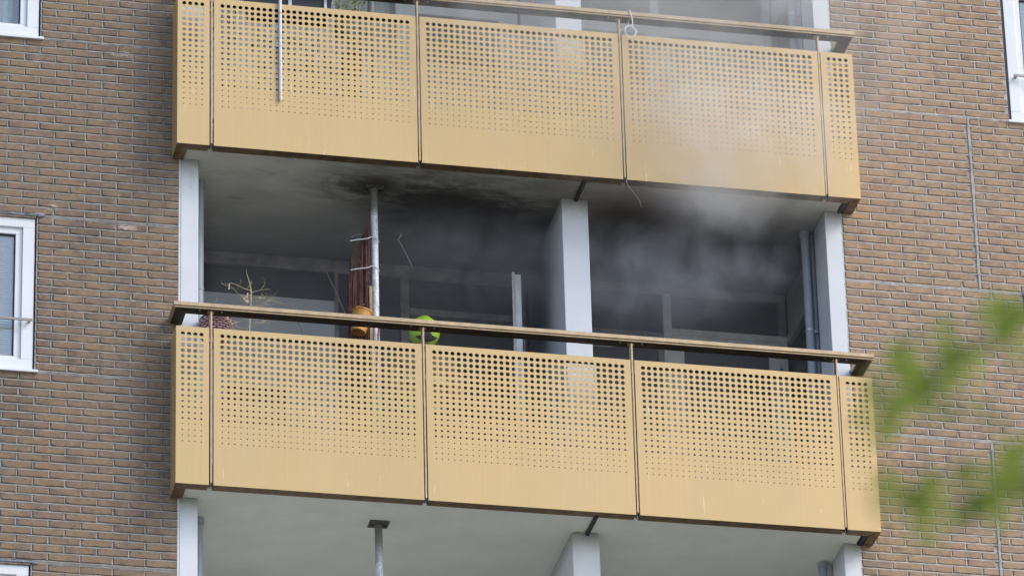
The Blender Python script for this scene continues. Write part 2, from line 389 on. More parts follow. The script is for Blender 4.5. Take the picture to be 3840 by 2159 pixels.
    for (xc, L, zc, hh) in specs:
        n = max(1, round(L/.07)); xl = xc-L/2-.0115; W_ = L+.0115; zb = zc-hh/2
        for i in range(n):
            a_, c_ = xl+W_*i/n, xl+W_*(i+1)/n; f0 = .0005+R_.uniform(-.001, .0015); dz = R_.uniform(-.0012, .0012)
            jm.add([(a_-x_end, f0, zb-.0145-GZ), (c_-x_end, f0, zb-.0145-GZ), (c_-x_end, f0+.0012, zb-.0048+dz-GZ), (a_-x_end, f0+.0012, zb-.0048+dz-GZ), (c_-x_end, .0110, zb-.0015-GZ), (a_-x_end, .0110, zb-.0015-GZ), (a_-x_end, .0112, zb-.0146-GZ), (c_-x_end, .0112, zb-.0146-GZ)], [(0, 1, 2, 3), (3, 2, 4, 5), (6, 7, 1, 0)])
        f0 = .0012+R_.uniform(-.001, .001); x0_, x1_ = xl-.0005, xl+.0118
        jm.add([(x0_-x_end, f0, zb-GZ), (x0_+.006-x_end, f0+.001, zb-GZ), (x1_-x_end, .0105, zb-GZ), (x0_-x_end, f0, zb+hh+.001-GZ), (x0_+.006-x_end, f0+.001, zb+hh+.001-GZ), (x1_-x_end, .0105, zb+hh+.001-GZ)], [(0, 1, 4, 3), (1, 2, 5, 4)])
    stuff(jm.build('mortar_joint', mort, root))
    # filler in thick beds and movement joints
    fm = MB()
    for zc in (-.565, .914, 2.163, 3.638):
        lo, hi = zc-.012, zc+.011
        for p, q in zip(xs[:-1], xs[1:]):
            if any(h[0] <= (p+q)/2 <= h[1] and h[2]-.001 <= zc+.005 <= h[3]+.02 for h in holes) : continue
            k = int((q-p)/.09)+1
            for i in range(k):
                a_, b_ = p+(q-p)*i/k, p+(q-p)*(i+1)/k; j0 = R_.uniform(-.002, .002)
                fm.box(a_-x_end, b_-x_end-.0003, (.0025+j0*.5), .0112, lo+j0-GZ, hi+j0-GZ)
    for (vx, vz0, vz1) in cuts:
        k = 24; px = 0
        for i in range(k):
            a_ = vz0+(vz1-vz0-.012)*i/k; b_ = vz0+(vz1-vz0-.012)*(i+1)/k; wdt = .0095+R_.uniform(-.002, .0025); px = R_.uniform(-.0015, .0015)
            fm.box(vx-wdt+px-x_end, vx+wdt+px-x_end, -.0012-R_.uniform(0, .001), .0112, a_-GZ, b_-.0004-GZ)
    stuff(fm.build('joint_filler', M['fill'] if sign < 0 else M['fillR'], root))
    return root
WL = [(-2.2, -.963, .902, 2.165), (-2.2, -.963, 3.62, 4.885), (-2.2, -.963, -1.82, -.56)]
WR = [(6.392, 7.64, .902, 2.165), (6.392, 7.64, 3.62, 4.885), (6.392, 7.64, -1.82, -.56)]
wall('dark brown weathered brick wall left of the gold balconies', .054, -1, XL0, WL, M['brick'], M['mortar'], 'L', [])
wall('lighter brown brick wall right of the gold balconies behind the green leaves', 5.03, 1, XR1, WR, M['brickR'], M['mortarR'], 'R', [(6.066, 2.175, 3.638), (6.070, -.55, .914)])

# ------------------------------------------------------------------ side windows
def window(x0, x1, z0, z1, side, label, blind, rail=True, flash=True):
    t = thing('window', label, 'window', (0, 0, 0), 'white plastic windows in the brick walls')
    fo = .085
    yf = YW+.012
    b = MB(); b.box(x0, x1, yf, yf+.07, z0, z0+fo).box(x0, x1, yf, yf+.07, z1-fo*.85, z1).box(x0, x0+fo, yf, yf+.07, z0+fo, z1-fo*.85).box(x1-fo, x1, yf, yf+.07, z0+fo, z1-fo*.85)
    b.build('frame', M['pvc'], t, bevel=.003)
    xi0, xi1, zi0, zi1 = x0+fo+.001, x1-fo-.001, z0+fo+.001, z1-fo*.85-.001
    sw = .048; ys = yf+.02
    b = MB(); b.box(xi0, xi1, ys, ys+.05, zi0, zi0+sw*.6).box(xi0, xi1, ys, ys+.05, zi1-sw, zi1).box(xi0, xi0+sw, ys, ys+.05, zi0+sw*.6, zi1-sw).box(xi1-sw, xi1, ys, ys+.05, zi0+sw*.6, zi1-sw)
    s_ = b.build('sash', M['pvc'], t, bevel=.003)
    gx0, gx1, gz0, gz1 = xi0+sw, xi1-sw, zi0+sw*.6, zi1-sw; yg = ys+.016; r = .009
    b = MB(); b.box(gx0, gx0+r, yg-.004, yg+.01, gz0, gz1).box(gx1-r, gx1, yg-.004, yg+.01, gz0, gz1).box(gx0+r, gx1-r, yg-.004, yg+.01, gz1-r, gz1)
    b.build('gasket', M['rub'], t)
    MB().box(gx0+.001, gx1-.001, yg+.002, yg+.008, gz0+.001, gz1-.001).build('pane', M['glass'], t)
    if blind:
        v = []; f = []; n = int((gz1-gz0)/.02); yb = yg+.012
        for i in range(n*2+1):
            z = gz0+(gz1-gz0)*i/(n*2); y = yb + (.006 if i % 2 else 0); v += [(gx0, y, z), (gx1, y, z)]
        for i in range(n*2): f.append((2*i, 2*i+1, 2*i+3, 2*i+2))
        MB().add(v, f).build('blind', M['blind'], t)
    else:
        v = []; f = []; yb = yg+.12; n = 60
        for i in range(n+1):
            x = gx0-.02+(gx1-gx0+.04)*i/n; y = yb+.018*math.sin(i*1.1)+.008*math.sin(i*2.7); v += [(x, y, gz0-.05), (x, y, gz1+.05)]
        for i in range(n): f.append((2*i, 2*i+2, 2*i+3, 2*i+1))
        MB().add(v, f).build('curtain', M['curtain'], t)
    # dark joint each side, back box
    b = MB()
    b.box(x1+.0005, x1+.020, yf+.006, yf+.09, z0-.004, z1+.002).box(x0-.020, x0-.0005, yf+.006, yf+.09, z0-.004, z1+.002)
    b.build('expansion_joint', M['rub'], t)
    b = MB(); b.box(x0-.019, x1+.019, yf+.25, yf+.27, z0-.02, z1+.02); b.build('inner_backing', M['room'], t)
    b = MB(); e = .036
    b.hexa([(x0-e, yf-.035, z0-.026), (x1+e, yf-.035, z0-.026), (x0-e, yf+.05, z0-.016), (x1+e, yf+.05, z0-.016), (x0-e, yf-.035, z0-.006), (x1+e, yf-.035, z0-.006), (x0-e, yf+.05, z0-.001), (x1+e, yf+.05, z0-.001)])
    b.build('sill', M['pvc'], t, bevel=.002)
    if rail:
        xr0, xr1 = (x0+.03, x1-.01)
        zr = z0+.373
        b = MB(); b.box(xr0, xr1, yf-.045, yf-.033, zr, zr+.018).box(xr1-.03, xr1-.012, yf-.033, yf, zr+.003, zr+.015).box(xr0+.012, xr0+.03, yf-.033, yf, zr+.003, zr+.015)
        b.tube([(xr1-.012, yf-.047, zr+.012), (xr1-.012, yf-.045, zr+.012)], .004)
        b.build('safety_rail', simple('rail_grey', (.33, .31, .28), .5, .4), t, bevel=.001)
    if flash:
        MB().box(x0-.01, x1+.005, yf-.018, yf+.02, z1+.003, z1+.012).build('head_strip', simple('weathered_wood', (.34, .27, .22), .8, 0, .35, 25), t, bevel=.001)
        b = MB(); n = 22; v = []; f = []
        for i in range(n+1):
            x = x0-.02+(x1-x0+.085)*i/n
            for j in range(4):
                hh = [0, .006, .014, .022][j]; k = 1 if (i > n-3 or i < 2) else .25
                v.append((x, yf-.022-.004*(j % 2)+R_.uniform(-.006, .004)*k, z1+.0125+hh+R_.uniform(-.004, .006)*k))
        for i in range(n):
            for j in range(3): f.append((i*4+j, (i+1)*4+j, (i+1)*4+j+1, i*4+j+1))
        o = b.add(v, f).build('lead_flashing', simple('lead', (.27, .28, .31), .45, .4, .4, 40), t)
        sm = o.modifiers.new('s', 'SOLIDIFY'); sm.thickness = .003
    return t
window(-2.18, -.985, .926, 2.141, 'L', 'white window with pale pleated blind in the left brick wall, middle one of three', True)
window(-2.18, -.985, 3.645, 4.86, 'L', 'white window at the top of the left brick wall, only its lower corner showing', False, rail=False)
window(-2.18, -.985, -1.80, -.592, 'L', 'white window at the foot of the left brick wall, only its top corner showing', False)
window(6.415, 7.62, 3.645, 4.86, 'R', 'white window with metal safety rail high in the right brick wall', True)
window(6.415, 7.62, .926, 2.141, 'R', 'window under crumpled lead flashing at the right edge, behind green leaves', True)

# ------------------------------------------------------------------ balconies
DIAM = [.0305]*4 + [.0262]*4 + [.0215]*4 + [.0165]*4 + [.0098]*4
def perf(w_, x1st, ncol, rowz=.32997, H_=H, th=.003, pitch=PIT):
    """perforated sheet in the xz plane, face at y=0 towards -y, holes cut through"""
    v = []; f = []
    def sq(a):
        c, s = math.cos(a), math.sin(a); k = max(abs(c), abs(s)); return c/k, s/k
    ang = [rad(45+30*i) for i in range(12)]
    hp = pitch/2
    for r in range(20):
        zc = rowz+(19-r)*pitch; R2 = DIAM[r]/2
        for c in range(ncol):
            xc = x1st+c*pitch; n = len(v)
            for y in (0.0, th):
                for a in ang: v.append((xc+R2*math.cos(a), y, zc+R2*math.sin(a)))
                for a in ang:
                    q = sq(a); v.append((xc+hp*q[0], y, zc+hp*q[1]))
            for i in range(12):
                j = (i+1) % 12
                f.append((n+i, n+j, n+12+j, n+12+i)); f.append((n+24+i, n+36+i, n+36+j, n+24+j)); f.append((n+i, n+24+i, n+24+j, n+j))
    gx0, gx1 = x1st-hp, x1st+(ncol-.5)*pitch; gz0, gz1 = rowz-hp, rowz+19.5*pitch
    for y, fl in ((0.0, 0), (th, 1)):
        for (a, b_, c, d) in ((0, w_, 0, gz0), (0, w_, gz1, H_), (0, gx0, gz0, gz1), (gx1, w_, gz0, gz1)):
            n = len(v); v += [(a, y, c), (b_, y, c), (b_, y, d), (a, y, d)]; f.append((n, n+1, n+2, n+3) if not fl else (n+3, n+2, n+1, n))
    return v, f
def tray(v, f, w_, sides=(.028, .028), top=.115):
    mb = MB(); mb.add(v, f); e = .0005
    if sides[0]: mb.box(0, .003, .0035, sides[0], .003, H-.0035)
    if sides[1]: mb.box(w_-.003, w_, .0035, sides[1], .003, H-.0035)
    # front edge skins
    mb.add([(0, 0, H), (w_, 0, H), (w_, .003, H), (0, .003, H)], [(0, 1, 2, 3)]).add([(0, 0, 0), (w_, 0, 0), (w_, .003, 0), (0, .003, 0)], [(3, 2, 1, 0)])
    mb.add([(0, 0, 0), (0, .003, 0), (0, .003, H), (0, 0, H)], [(0, 3, 2, 1)]).add([(w_, 0, 0), (w_, .003, 0), (w_, .003, H), (w_, 0, H)], [(0, 1, 2, 3)])
    return mb
WW = 1.5035
mw = tray(*perf(WW, .0620, 32), WW).mesh('front_panel'); mw.materials.append(M['gold'])
mn = tray(*perf(.236, .0479, 4), .236, (0, .028)).mesh('corner_panel'); mn.materials.append(M['gold'])
mr = tray(*perf(.247, .0615, 4), .247, (.028, 0)).mesh('corner_panel'); mr.materials.append(M['gold'])
sv, sf = perf(.242, .032, 5)
ms = MB().add(sv, sf).mesh('side_panel'); ms.materials.append(M['gold'])
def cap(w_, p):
    MB().box(.0005, w_-.0005, .0035, .115, H-.0032, H-.0002).build('top_edge', M['brown2'], p)  # top return of the gold sheet, coloured dark to stand for its unlit underside
def lip(w_):     # bottom return of the gold sheet, separate so its shade goes into the brown
    return MB().box(.0005, w_-.0005, .0035, .088, -.0002, .0028)
def add(me, name, parent, loc, rot=None):
    o = bpy.data.objects.new(name, me); col.objects.link(o); o.parent = parent; o.location = loc
    if rot: o.rotation_euler = rot
    return o
def balcony(z0, label, sof):
    t = thing('balcony', label, 'balcony', (0, 0, z0), 'gold perforated balconies')
    for x in (.269, 1.802, 3.335):
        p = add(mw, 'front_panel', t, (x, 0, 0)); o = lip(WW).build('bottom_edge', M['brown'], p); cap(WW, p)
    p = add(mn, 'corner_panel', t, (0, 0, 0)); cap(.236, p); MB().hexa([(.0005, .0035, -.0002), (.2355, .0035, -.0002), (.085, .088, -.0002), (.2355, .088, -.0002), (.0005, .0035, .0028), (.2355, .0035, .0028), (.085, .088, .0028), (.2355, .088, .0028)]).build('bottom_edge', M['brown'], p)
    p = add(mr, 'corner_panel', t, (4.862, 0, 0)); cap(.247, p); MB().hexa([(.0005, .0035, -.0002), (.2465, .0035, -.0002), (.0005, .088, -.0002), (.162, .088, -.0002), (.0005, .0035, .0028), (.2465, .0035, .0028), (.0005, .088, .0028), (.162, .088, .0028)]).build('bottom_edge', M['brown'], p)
    # side panels face sideways
    p = add(ms, 'side_panel', t, (0, .246, 0), (0, 0, rad(-90)))
    MB().hexa([(.001, .0035, -.0002), (.241, .0035, -.0002), (.001, .085, -.0002), (.155, .085, -.0002), (.001, .0035, .0028), (.241, .0035, .0028), (.001, .085, .0028), (.155, .085, .0028)]).build('bottom_edge', M['brown'], p)
    p = add(ms, 'side_panel', t, (W, .0042, 0), (0, 0, rad(90)))
    MB().hexa([(.001, .0035, -.0002), (.241, .0035, -.0002), (.087, .07, -.0002), (.241, .07, -.0002), (.001, .0035, .0028), (.241, .0035, .0028), (.087, .07, .0028), (.241, .07, .0028)]).build('bottom_edge', M['brown'], p)
    # posts
    for x in (.2525, 1.7873, 3.3205, 4.8505):
        b = MB().box(x-.0062, x+.0062, .004, .062, .02, 1.372); b.box(x-.024, x+.024, .012, .05, 1.368, 1.374)
        b.box(x-.014, x-.0063, .012, .05, 1.13, 1.16).box(x+.0063, x+.0145, .012, .05, 1.13, 1.16)
        pp = b.build('post', M['goldd'], t, bevel=.0012)
        MB().box(x-.0128, x-.0072, .004, .035, -.012, .016).box(x+.0072, x+.0128, .004, .035, -.012, .016).build('clamp', M['rub'], pp)
    # handrail: flat top plank with lower lip, three mitred runs
    b = MB()
    def run(prof):
        # prof: (offset outward from panel line, z) closed loop; path left side, front, right side
        path = [((0-1*0), .25), (0, 0), (W, 0), (W, .25)]
        n = len(prof); vv = []
        for k, (px, py) in enumerate(path):
            for (o_, z) in prof:
                if k == 0: vv.append((-o_, .249, z))
                elif k == 1: vv.append((-o_, -o_, z))
                elif k == 2: vv.append((W+o_, -o_, z))
                else: vv.append((W+o_, .249, z))
        ff = []
        for k in range(3):
            for i in range(n):
                j = (i+1) % n; ff.append((k*n+i, (k+1)*n+i, (k+1)*n+j, k*n+j))
        ff.append(tuple(range(n))); ff.append(tuple(3*n+i for i in range(n))[::-1])
        b.add(vv, ff)
    run([(.021, 1.391), (-.082, 1.391), (-.082, 1.421), (.021, 1.421)])
    run([(.014, 1.3765), (.006, 1.3765), (.006, 1.3905), (.010, 1.3905), (.010, 1.385), (.014, 1.385)])
    hr = b.build('handrail', M['goldd'], t, bevel=.0015)
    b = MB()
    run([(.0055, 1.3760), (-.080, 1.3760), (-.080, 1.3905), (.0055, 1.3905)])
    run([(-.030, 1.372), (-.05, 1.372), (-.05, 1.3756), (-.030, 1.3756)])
    b.build('shaded_rail_underside', M['brown2'], t, bevel=.001)  # rail underside, darkened in colour to carry its shade
    bm_ = MB().tube([(0, 0, 0), (0, 0, .006)], .006).mesh('bolt'); bm_.materials.append(M['steel'])
    for x in (.17, .33, 1.70, 1.87, 3.24, 3.40, 4.77, 4.93): add(bm_, 'bolt', hr, (x, .012, 1.3698))
    # slab / soffit of the loggia below
    b = MB(); b.box(.09, 4.99, .055, YW-.001, .012, .17).box(.0545, 5.0295, YW-.0005, 4.59, .0125, .17)
    b.build('slab', sof, t)
    MB().box(.075, 5.0, .0565, 1.5, .1702, .178).build('floor', M['floorF'] if z0 == 0 else M['floor'], t)
    MB().hexa([(3.018, .06, -.014), (3.044, .06, -.014), (3.018, .372, -.014), (3.044, .372, -.014), (3.018, .06, .0124), (3.044, .06, .0124), (3.018, .372, .0124), (3.044, .372, .0124)]).build('drain_channel', M['dark'], t, bevel=.003)
    b = MB(); b.box(5.0, 5.03, .07, .249, .0, .16)
    b.build('side_bracket', M['rub'], t)
    return t
balcony(0, 'lower gold perforated balcony with brown handrail, in front of the smoky loggia', M['soffit'])
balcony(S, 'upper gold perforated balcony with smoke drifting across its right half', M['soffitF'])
struct(MB().box(0, W, 0, 4.59, 2*S, 2*S+.17).build('ceiling_slab', M['soffit']))
struct(MB().box(0, W, 0, 4.59, -S-.01, -S+.16).build('lower_floor_slab', M['floor']))

# ------------------------------------------------------------------ pillars, side walls
NM = {-1: ('clean bottom loggia', 'pillars of the bottom loggia'), 0: ('smoke-filled middle loggia', 0), 1: ('top loggia', 0)}
for k, (zb, nm) in enumerate(((-S+.178, 'bottom loggia'), (.178, 'smoke-filled middle loggia'), (S+.178, 'top loggia'))):
    zt = zb-.178+S+.0115
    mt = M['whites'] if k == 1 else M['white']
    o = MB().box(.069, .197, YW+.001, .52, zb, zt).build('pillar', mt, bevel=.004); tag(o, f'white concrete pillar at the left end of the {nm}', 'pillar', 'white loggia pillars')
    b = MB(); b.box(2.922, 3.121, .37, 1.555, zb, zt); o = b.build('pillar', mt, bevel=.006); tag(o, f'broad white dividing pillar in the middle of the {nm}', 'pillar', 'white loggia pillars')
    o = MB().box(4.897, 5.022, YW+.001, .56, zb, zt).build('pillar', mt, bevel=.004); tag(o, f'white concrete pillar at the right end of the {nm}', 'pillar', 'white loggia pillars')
    b = MB(); b.box(.0545, .0685, YW+.006, .5, zb-.17, zt+.0).box(5.0225, 5.0295, YW+.006, .5, zb-.17, zt); struct(b.build('joint_strip', M['gfr'] if k != 1 else M['gfr']))
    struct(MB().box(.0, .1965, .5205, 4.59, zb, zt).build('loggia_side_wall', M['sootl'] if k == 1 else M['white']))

# ------------------------------------------------------------------ back facades
def facade(z0, k, label1, label2):
    fire = k == 1
    F = M['soot'] if fire else M['gfr']; F2 = M['sootb'] if fire else M['gfr']; G = M['sglass'] if fire else M['glass']
    P = M['sootl'] if fire else simple('grey_panel', (.62, .66, .69), .6, 0, .05, 4)
    y = YB
    def pane(t, x0, x1, za, zb, cur=True):
        MB().box(x0+.002, x1-.002, y+.022, y+.028, z0+za+.002, z0+zb-.002).build('pane', G, t)
        if not fire and cur:
            v = []; f = []; n = max(8, int((x1-x0)*50))
            for i in range(n+1):
                x = x0-.02+(x1-x0+.04)*i/n; yy = y+.12+.014*math.sin(i*1.3+x*5); v += [(x, yy, z0+za-.05), (x, yy, z0+zb+.05)]
            for i in range(n): f.append((2*i, 2*i+2, 2*i+3, 2*i+1))
            MB().add(v, f).build('curtain', M['curtain'], t)
    t = thing('glazed_facade', label1, 'facade', (0, 0, 0), 'glazed back walls of the loggias')
    b = MB(); b.box(.197, 2.921, y, y+.06, z0+2.6, z0+2.705).build('fascia', F if fire else F, t, bevel=.002)
    # window band at left
    pane(t, .197, 1.437, 2.36, 2.598)
    MB().box(.197, 1.437, y+.004, y+.05, z0+.18, z0+2.358).build('wall_panel', P, t, bevel=.002)
    MB().box(1.438, 1.466, y-.004, y+.06, z0+.18, z0+2.599).build('mullion', F, t, bevel=.002)
    pane(t, 1.467, 1.938, .18, 2.598, True)
    MB().box(1.94, 2.004, y-.008, y+.06, z0+.18, z0+2.599).build('mullion', F, t, bevel=.002)
    MB().box(2.005, 2.9, y-.008, y+.06, z0+2.292, z0+2.345).build('transom', F, t, bevel=.003)
    pane(t, 2.005, 2.842, 2.346, 2.598, False)
    MB().box(2.843, 2.9, y-.006, y+.06, z0+.18, z0+2.2915).build('mullion', F, t, bevel=.002)
    MB().box(2.843, 2.9, y-.006, y+.06, z0+2.3455, z0+2.599).build('mullion', F, t, bevel=.002)
    # door
    dw = .836; root = t
    d = MB()
    def leaf(name, hinge, w_, ang, mat, glass, flip=1):
        e = bpy.data.objects.new('door', None)
        b = MB(); zt_ = 2.29; za = .2
        b.box(0, w_, 0, .044, za, za+.25).box(0, w_, 0, .044, zt_-.088, zt_).box(0, .088, 0, .044, za+.25, zt_-.088).box(w_-.088, w_, 0, .044, za+.25, zt_-.088)
        o = b.build('door', mat, root, bevel=.002); o.location = (hinge[0], hinge[1], z0); o.rotation_euler = (0, 0, ang)
        MB().box(.089, w_-.089, .018, .024, za+.251, zt_-.089).build('pane', glass, o)
        MB().box(w_-.06, w_-.03, -.012, -.0005, 1.0, 1.16).tube([(w_-.045, -.03, 1.1), (w_-.16, -.03, 1.1)], .009).build('handle', M['steel'], o)
        return o
    if not fire:
        leaf('door', (2.006, y), .836, 0, F2, G)
        MB().box(2.02, 2.84, y+.4, y+.42, z0+.2, z0+2.6).build('inner_screen', simple('dim_room_wall', (.22, .24, .26), .9, 0, .3, 2), t)
    else:
        # leaf swung out over the balcony, seen almost edge-on
        o = leaf('door', (2.842, y-.02), .76, math.atan2(-.735, -.19), simple('pale_door_paint', (.78, .78, .75), .5, 0, .12, 9), G)
        MB().box(.70, .735, -.022, -.001, .2, 2.325).build('edge_strip', M['sootb'], o)
        o['label'] = 'pale door leaf standing open, seen edge-on'
    t2 = thing('glazed_facade', label2, 'facade', (0, 0, 0), 'glazed back walls of the loggias')
    t = t2; root = t2
    MB().box(3.122, 4.93, y, y+.06, z0+2.64, z0+2.705).build('fascia', F2 if not fire else simple('smoky_fascia', (.30, .27, .25), .7, 0, .2, 5), t, bevel=.002)
    MB().box(3.966, 4.03, y-.008, y+.06, z0+.18, z0+2.639).build('mullion', F2, t, bevel=.002)
    pane(t, 3.122, 3.965, 2.30, 2.638, False); MB().box(3.122, 3.965, y-.006, y+.05, z0+2.24, z0+2.298).build('transom', F2 if not fire else F, t, bevel=.002)
    pane(t, 3.165, 3.92, 1.05, 2.20, False); b = MB()
    if not fire: MB().box(3.125, 4.90, y+.5, y+.52, z0+.2, z0+2.69).build('inner_screen', simple('dim_room_wall', (.30, .30, .29), .9, 0, .3, 2), t)
    b.box(3.122, 3.164, y, y+.05, z0+1.0, z0+2.2395).box(3.921, 3.9655, y, y+.05, z0+1.0, z0+2.2395).box(3.1645, 3.9205, y, y+.05, z0+2.201, z0+2.2395); b.build('window_frame', F2 if not fire else F, t, bevel=.002)
    MB().box(3.122, 3.965, y, y+.05, z0+.18, z0+.999).build('wall_panel', P, t, bevel=.002)
    pane(t, 4.031, 4.87, 2.345, 2.638, False); MB().box(4.031, 4.93, y-.008, y+.06, z0+2.292, z0+2.344).build('transom', F2, t, bevel=.003)
    MB().box(4.876, 4.93, y-.006, y+.06, z0+.18, z0+2.2915).build('mullion', F2, t, bevel=.002); MB().box(4.871, 4.93, y-.006, y+.06, z0+2.3445, z0+2.639).build('mullion', F2 if not fire else F, t, bevel=.002)
    o = leaf('door', (4.033, y), .84, 0, M['sootb'] if fire else M['gfr'], G)
    MB().box(4.862, 4.878, y-.03, y-.007, z0+1.98, z0+2.06).build('hinge', M['rub'], t)
    # glazed return wall on the right
    xs_ = 4.945
    PS = simple('side_panel_paint', (.34, .34, .34) if fire else (.5, .53, .56), .7, 0, .1, 4)
    MB().box(xs_, xs_+.05, .5605, 1.5595, z0+2.35, z0+2.7).build('side_fascia', PS, t, bevel=.002)
    MB().box(xs_-.018, xs_+.05, .5605, 1.545, z0+2.27, z0+2.349).build('side_transom', PS, t, bevel=.002)
    MB().box(xs_, xs_+.05, .5605, .64, z0+.18, z0+2.2695).build('side_mullion', PS, t, bevel=.002)
    MB().box(xs_+.02, xs_+.026, .641, 1.55, z0+.185, z0+2.269).build('side_pane', M['sglass'] if fire else G, t)
    MB().box(xs_+.2, xs_+.21, .56, 1.6, z0+.18, z0+2.7).build('side_backing', M['room'] if fire else M['curtain'], t)
facade(0, 1, 'soot-blackened glazed wall left of the middle pillar, behind the yellow-green helmet', 'soot-stained window wall and closed door right of the middle pillar, in thick smoke')
facade(S, 2, 'clean grey door and window wall above the fire, left of the middle pillar', 'grey door and window wall above the fire, hazed over, right of the middle pillar')
facade(-S, 0, 'pale grey glazed wall under the lower balcony, left of its middle pillar', 'pale grey glazed wall under the lower balcony, right of its middle pillar')
# sagging burnt curtain strip in the right room window
b = MB(); v = []; f = []; n = 30
for i in range(n+1):
    u_ = i/n; x = 3.14+.80*u_; sag = .085*math.sin(math.pi*u_)+.02*math.sin(7*u_); v += [(x, YB-.02, 2.245-sag), (x, YB-.02+.01*math.sin(i), 2.245-.05-sag*.75)]
for i in range(n): f.append((2*i, 2*i+2, 2*i+3, 2*i+1))
o = b.add(v, f).build('window_shade', simple('scorched_cloth', (.32, .25, .22), .8, 0, .2, 8)); sm = o.modifiers.new('s', 'SOLIDIFY'); sm.thickness = .003
tag(o, 'scorched shade sagging across the right room window in the smoke', 'window shade')

# ------------------------------------------------------------------ drainpipes, steel posts
for k, (zb, nm) in enumerate(((-S+.178, 'bottom loggia'), (.178, 'smoke-filled middle loggia'), (S+.178, 'top loggia'))):
    zt = zb-.178+S+.0115
    for (x, y, side) in ((.257, .575, 'left'), (4.835, .60, 'right')):
        t = thing('drainpipe', f'grey vertical drainpipe at the {side} end of the {nm}', 'pipe', (x, y, zb), 'grey drainpipes')
        MB().tube([(0, 0, 0), (0, 0, zt-zb)], .031, 20).build('pipe', M['pipe'], t, smooth=True)
        zc = 1.72 if side == 'right' else 1.66
        b = MB(); b.tube([(0, 0, zc-.008), (0, 0, zc+.008)], .035, 20); sx = .035 if side == 'right' else -.035
        b.box(min(sx, sx*1.9), max(sx, sx*1.9), -.008, .008, zc-.01, zc+.01)
        b.build('bracket', M['steel'] if side == 'right' else M['pipe'], t, smooth=True)
        MB().tube([(0, 0, zt-zb-.05), (0, 0, zt-zb-.0005)], .037, 20).build('collar', M['pipe'], t, smooth=True)
        if side == 'right': MB().box(.05, .075, .02, .16, 0, zt-zb-.001).build('duct', M['gfr'] if k != 1 else M['pipe'], t)
    x = 1.530
    t = thing('steel_post', f'mottled grey steel post with flat top plate in the {nm}', 'post', (x, .455, zb), 'steel posts of the loggias')
    MB().tube([(0, 0, 0), (0, 0, zt-zb-.012)], .0275, 20).build('tube', M['galv'], t, smooth=True)
    pm = simple('rusty_plate', (.12, .11, .10), .8, .2, .4, 30)
    p = MB().box(-.07, .07, -.055, .055, zt-zb-.012, zt-zb-.0006).build('top_plate', pm, t, bevel=.001)
    b = MB()
    for sx in (-.05, .05): b.tube([(sx, 0, zt-zb-.022), (sx, 0, zt-zb-.0122)], .009, 6)
    b.build('bolt', M['rub'], p)

# ------------------------------------------------------------------ things on the middle (fire) balcony
FZ = .178
# woven hanging basket
bx, by = .318, .22
t = thing('hanging_basket', 'red and white woven basket hanging inside the left end of the lower balcony rail', 'basket', (bx, by, 1.2))
mi = simple('red_weave', (.33, .06, .09), .8, 0, .3, 40); mwv = simple('white_weave', (.86, .78, .80), .8, 0, .15, 40)
prof = lambda q: .122*math.sqrt(max(0, 1-(1-q)**2.6))*1.0
for nm, off, mt in (('red_strand', 0, mi), ('white_strand', .5, mwv)):
    b = MB()
    for i in range(12):
        q = (i+off+.6)/12; z = q*.215; r0 = prof(min(1, q)) * (1 if q < .75 else 1-.12*(q-.75)*4)
        pts = [((r0+.0035*math.sin(j*math.pi/2+i*math.pi+off*6.28))*math.cos(2*math.pi*j/64), (r0+.0035*math.sin(j*math.pi/2+i*math.pi+off*6.28))*math.sin(2*math.pi*j/64), z+.004*math.sin(j*math.pi/2+i*3.14)) for j in range(65)]
        b.tube(pts, .0052, 5, False)
    b.build(nm, mt, t, smooth=True)
MB().lathe((0, 0, 0), [(.001, .006)]+[(prof(q)-.006, q*.215) for q in (.05, .15, .3, .5, .75, 1.0)], 24).build('lining', simple('dark_lining', (.10, .03, .05), .9), t)
b = MB()
for a in (.3, 2.4, 4.5): b.tube([(.1*math.cos(a), .1*math.sin(a), .21), (0, 0, .34)], .002, 5)
b.tube([(0, 0, .34), (0, -.03, .36), (0, -.10, .34)], .002, 5)
b.build('hanger', M['steel'], t)
# dried plant in pot behind the panel
t = thing('dried_plant', 'dried leafless plant rising above the handrail near the left end', 'plant', (.575, .3, FZ+.0))
stem = simple('dry_stem', (.46, .40, .25), .9, 0, .25, 20); MB().lathe((0, 0, 0), [(.001, 0), (.10, 0), (.14, .26), (.15, .27), (.13, .27), (.12, .24), (.001, .24)], 24).build('pot', simple('brown_pot', (.16, .09, .06), .8), t)
b = MB(); b.tube([(0, 0, .22), (.01, 0, .8), (.0, 0, 1.2), (.012, 0, 1.4), (.015, 0, 1.54), (.005, 0, 1.60), (-.01, 0, 1.65), (-.02, 0, 1.69), (-.018, 0, 1.715)], [.007, .007, .006, .005, .004, .003, .0025, .002, .001], 6).build('stem', stem, t)
b = MB(); rr = random.Random(3)
def twig(p, d, L, r, dep):
    pts = [Vector(p)]; dd = Vector(d).normalized()
    for i in range(4):
        dd = (dd+Vector((rr.uniform(-.35, .35), rr.uniform(-.3, .3), rr.uniform(-.25, .3)))).normalized(); pts.append(pts[-1]+dd*L/4)
        if dep > 0 and rr.random() < .75: twig(pts[-1], dd+Vector((rr.uniform(-1, 1), rr.uniform(-.5, .5), rr.uniform(-.6, .9))), L*.5, r*.7, dep-1)
    b.tube(pts, [r*1.25*(1-.15*i) for i in range(5)], 4, False)
b.tube([(.012, 0, 1.54), (-.03, 0, 1.55), (-.08, 0, 1.575), (-.13, 0, 1.59), (-.15, 0, 1.585)], [.003, .0028, .002, .002, .0015], 5)
b.tube([(-.02, 0, 1.545), (.0, 0, 1.58), (.02, 0, 1.6), (.018, 0, 1.62)], .0018, 4)
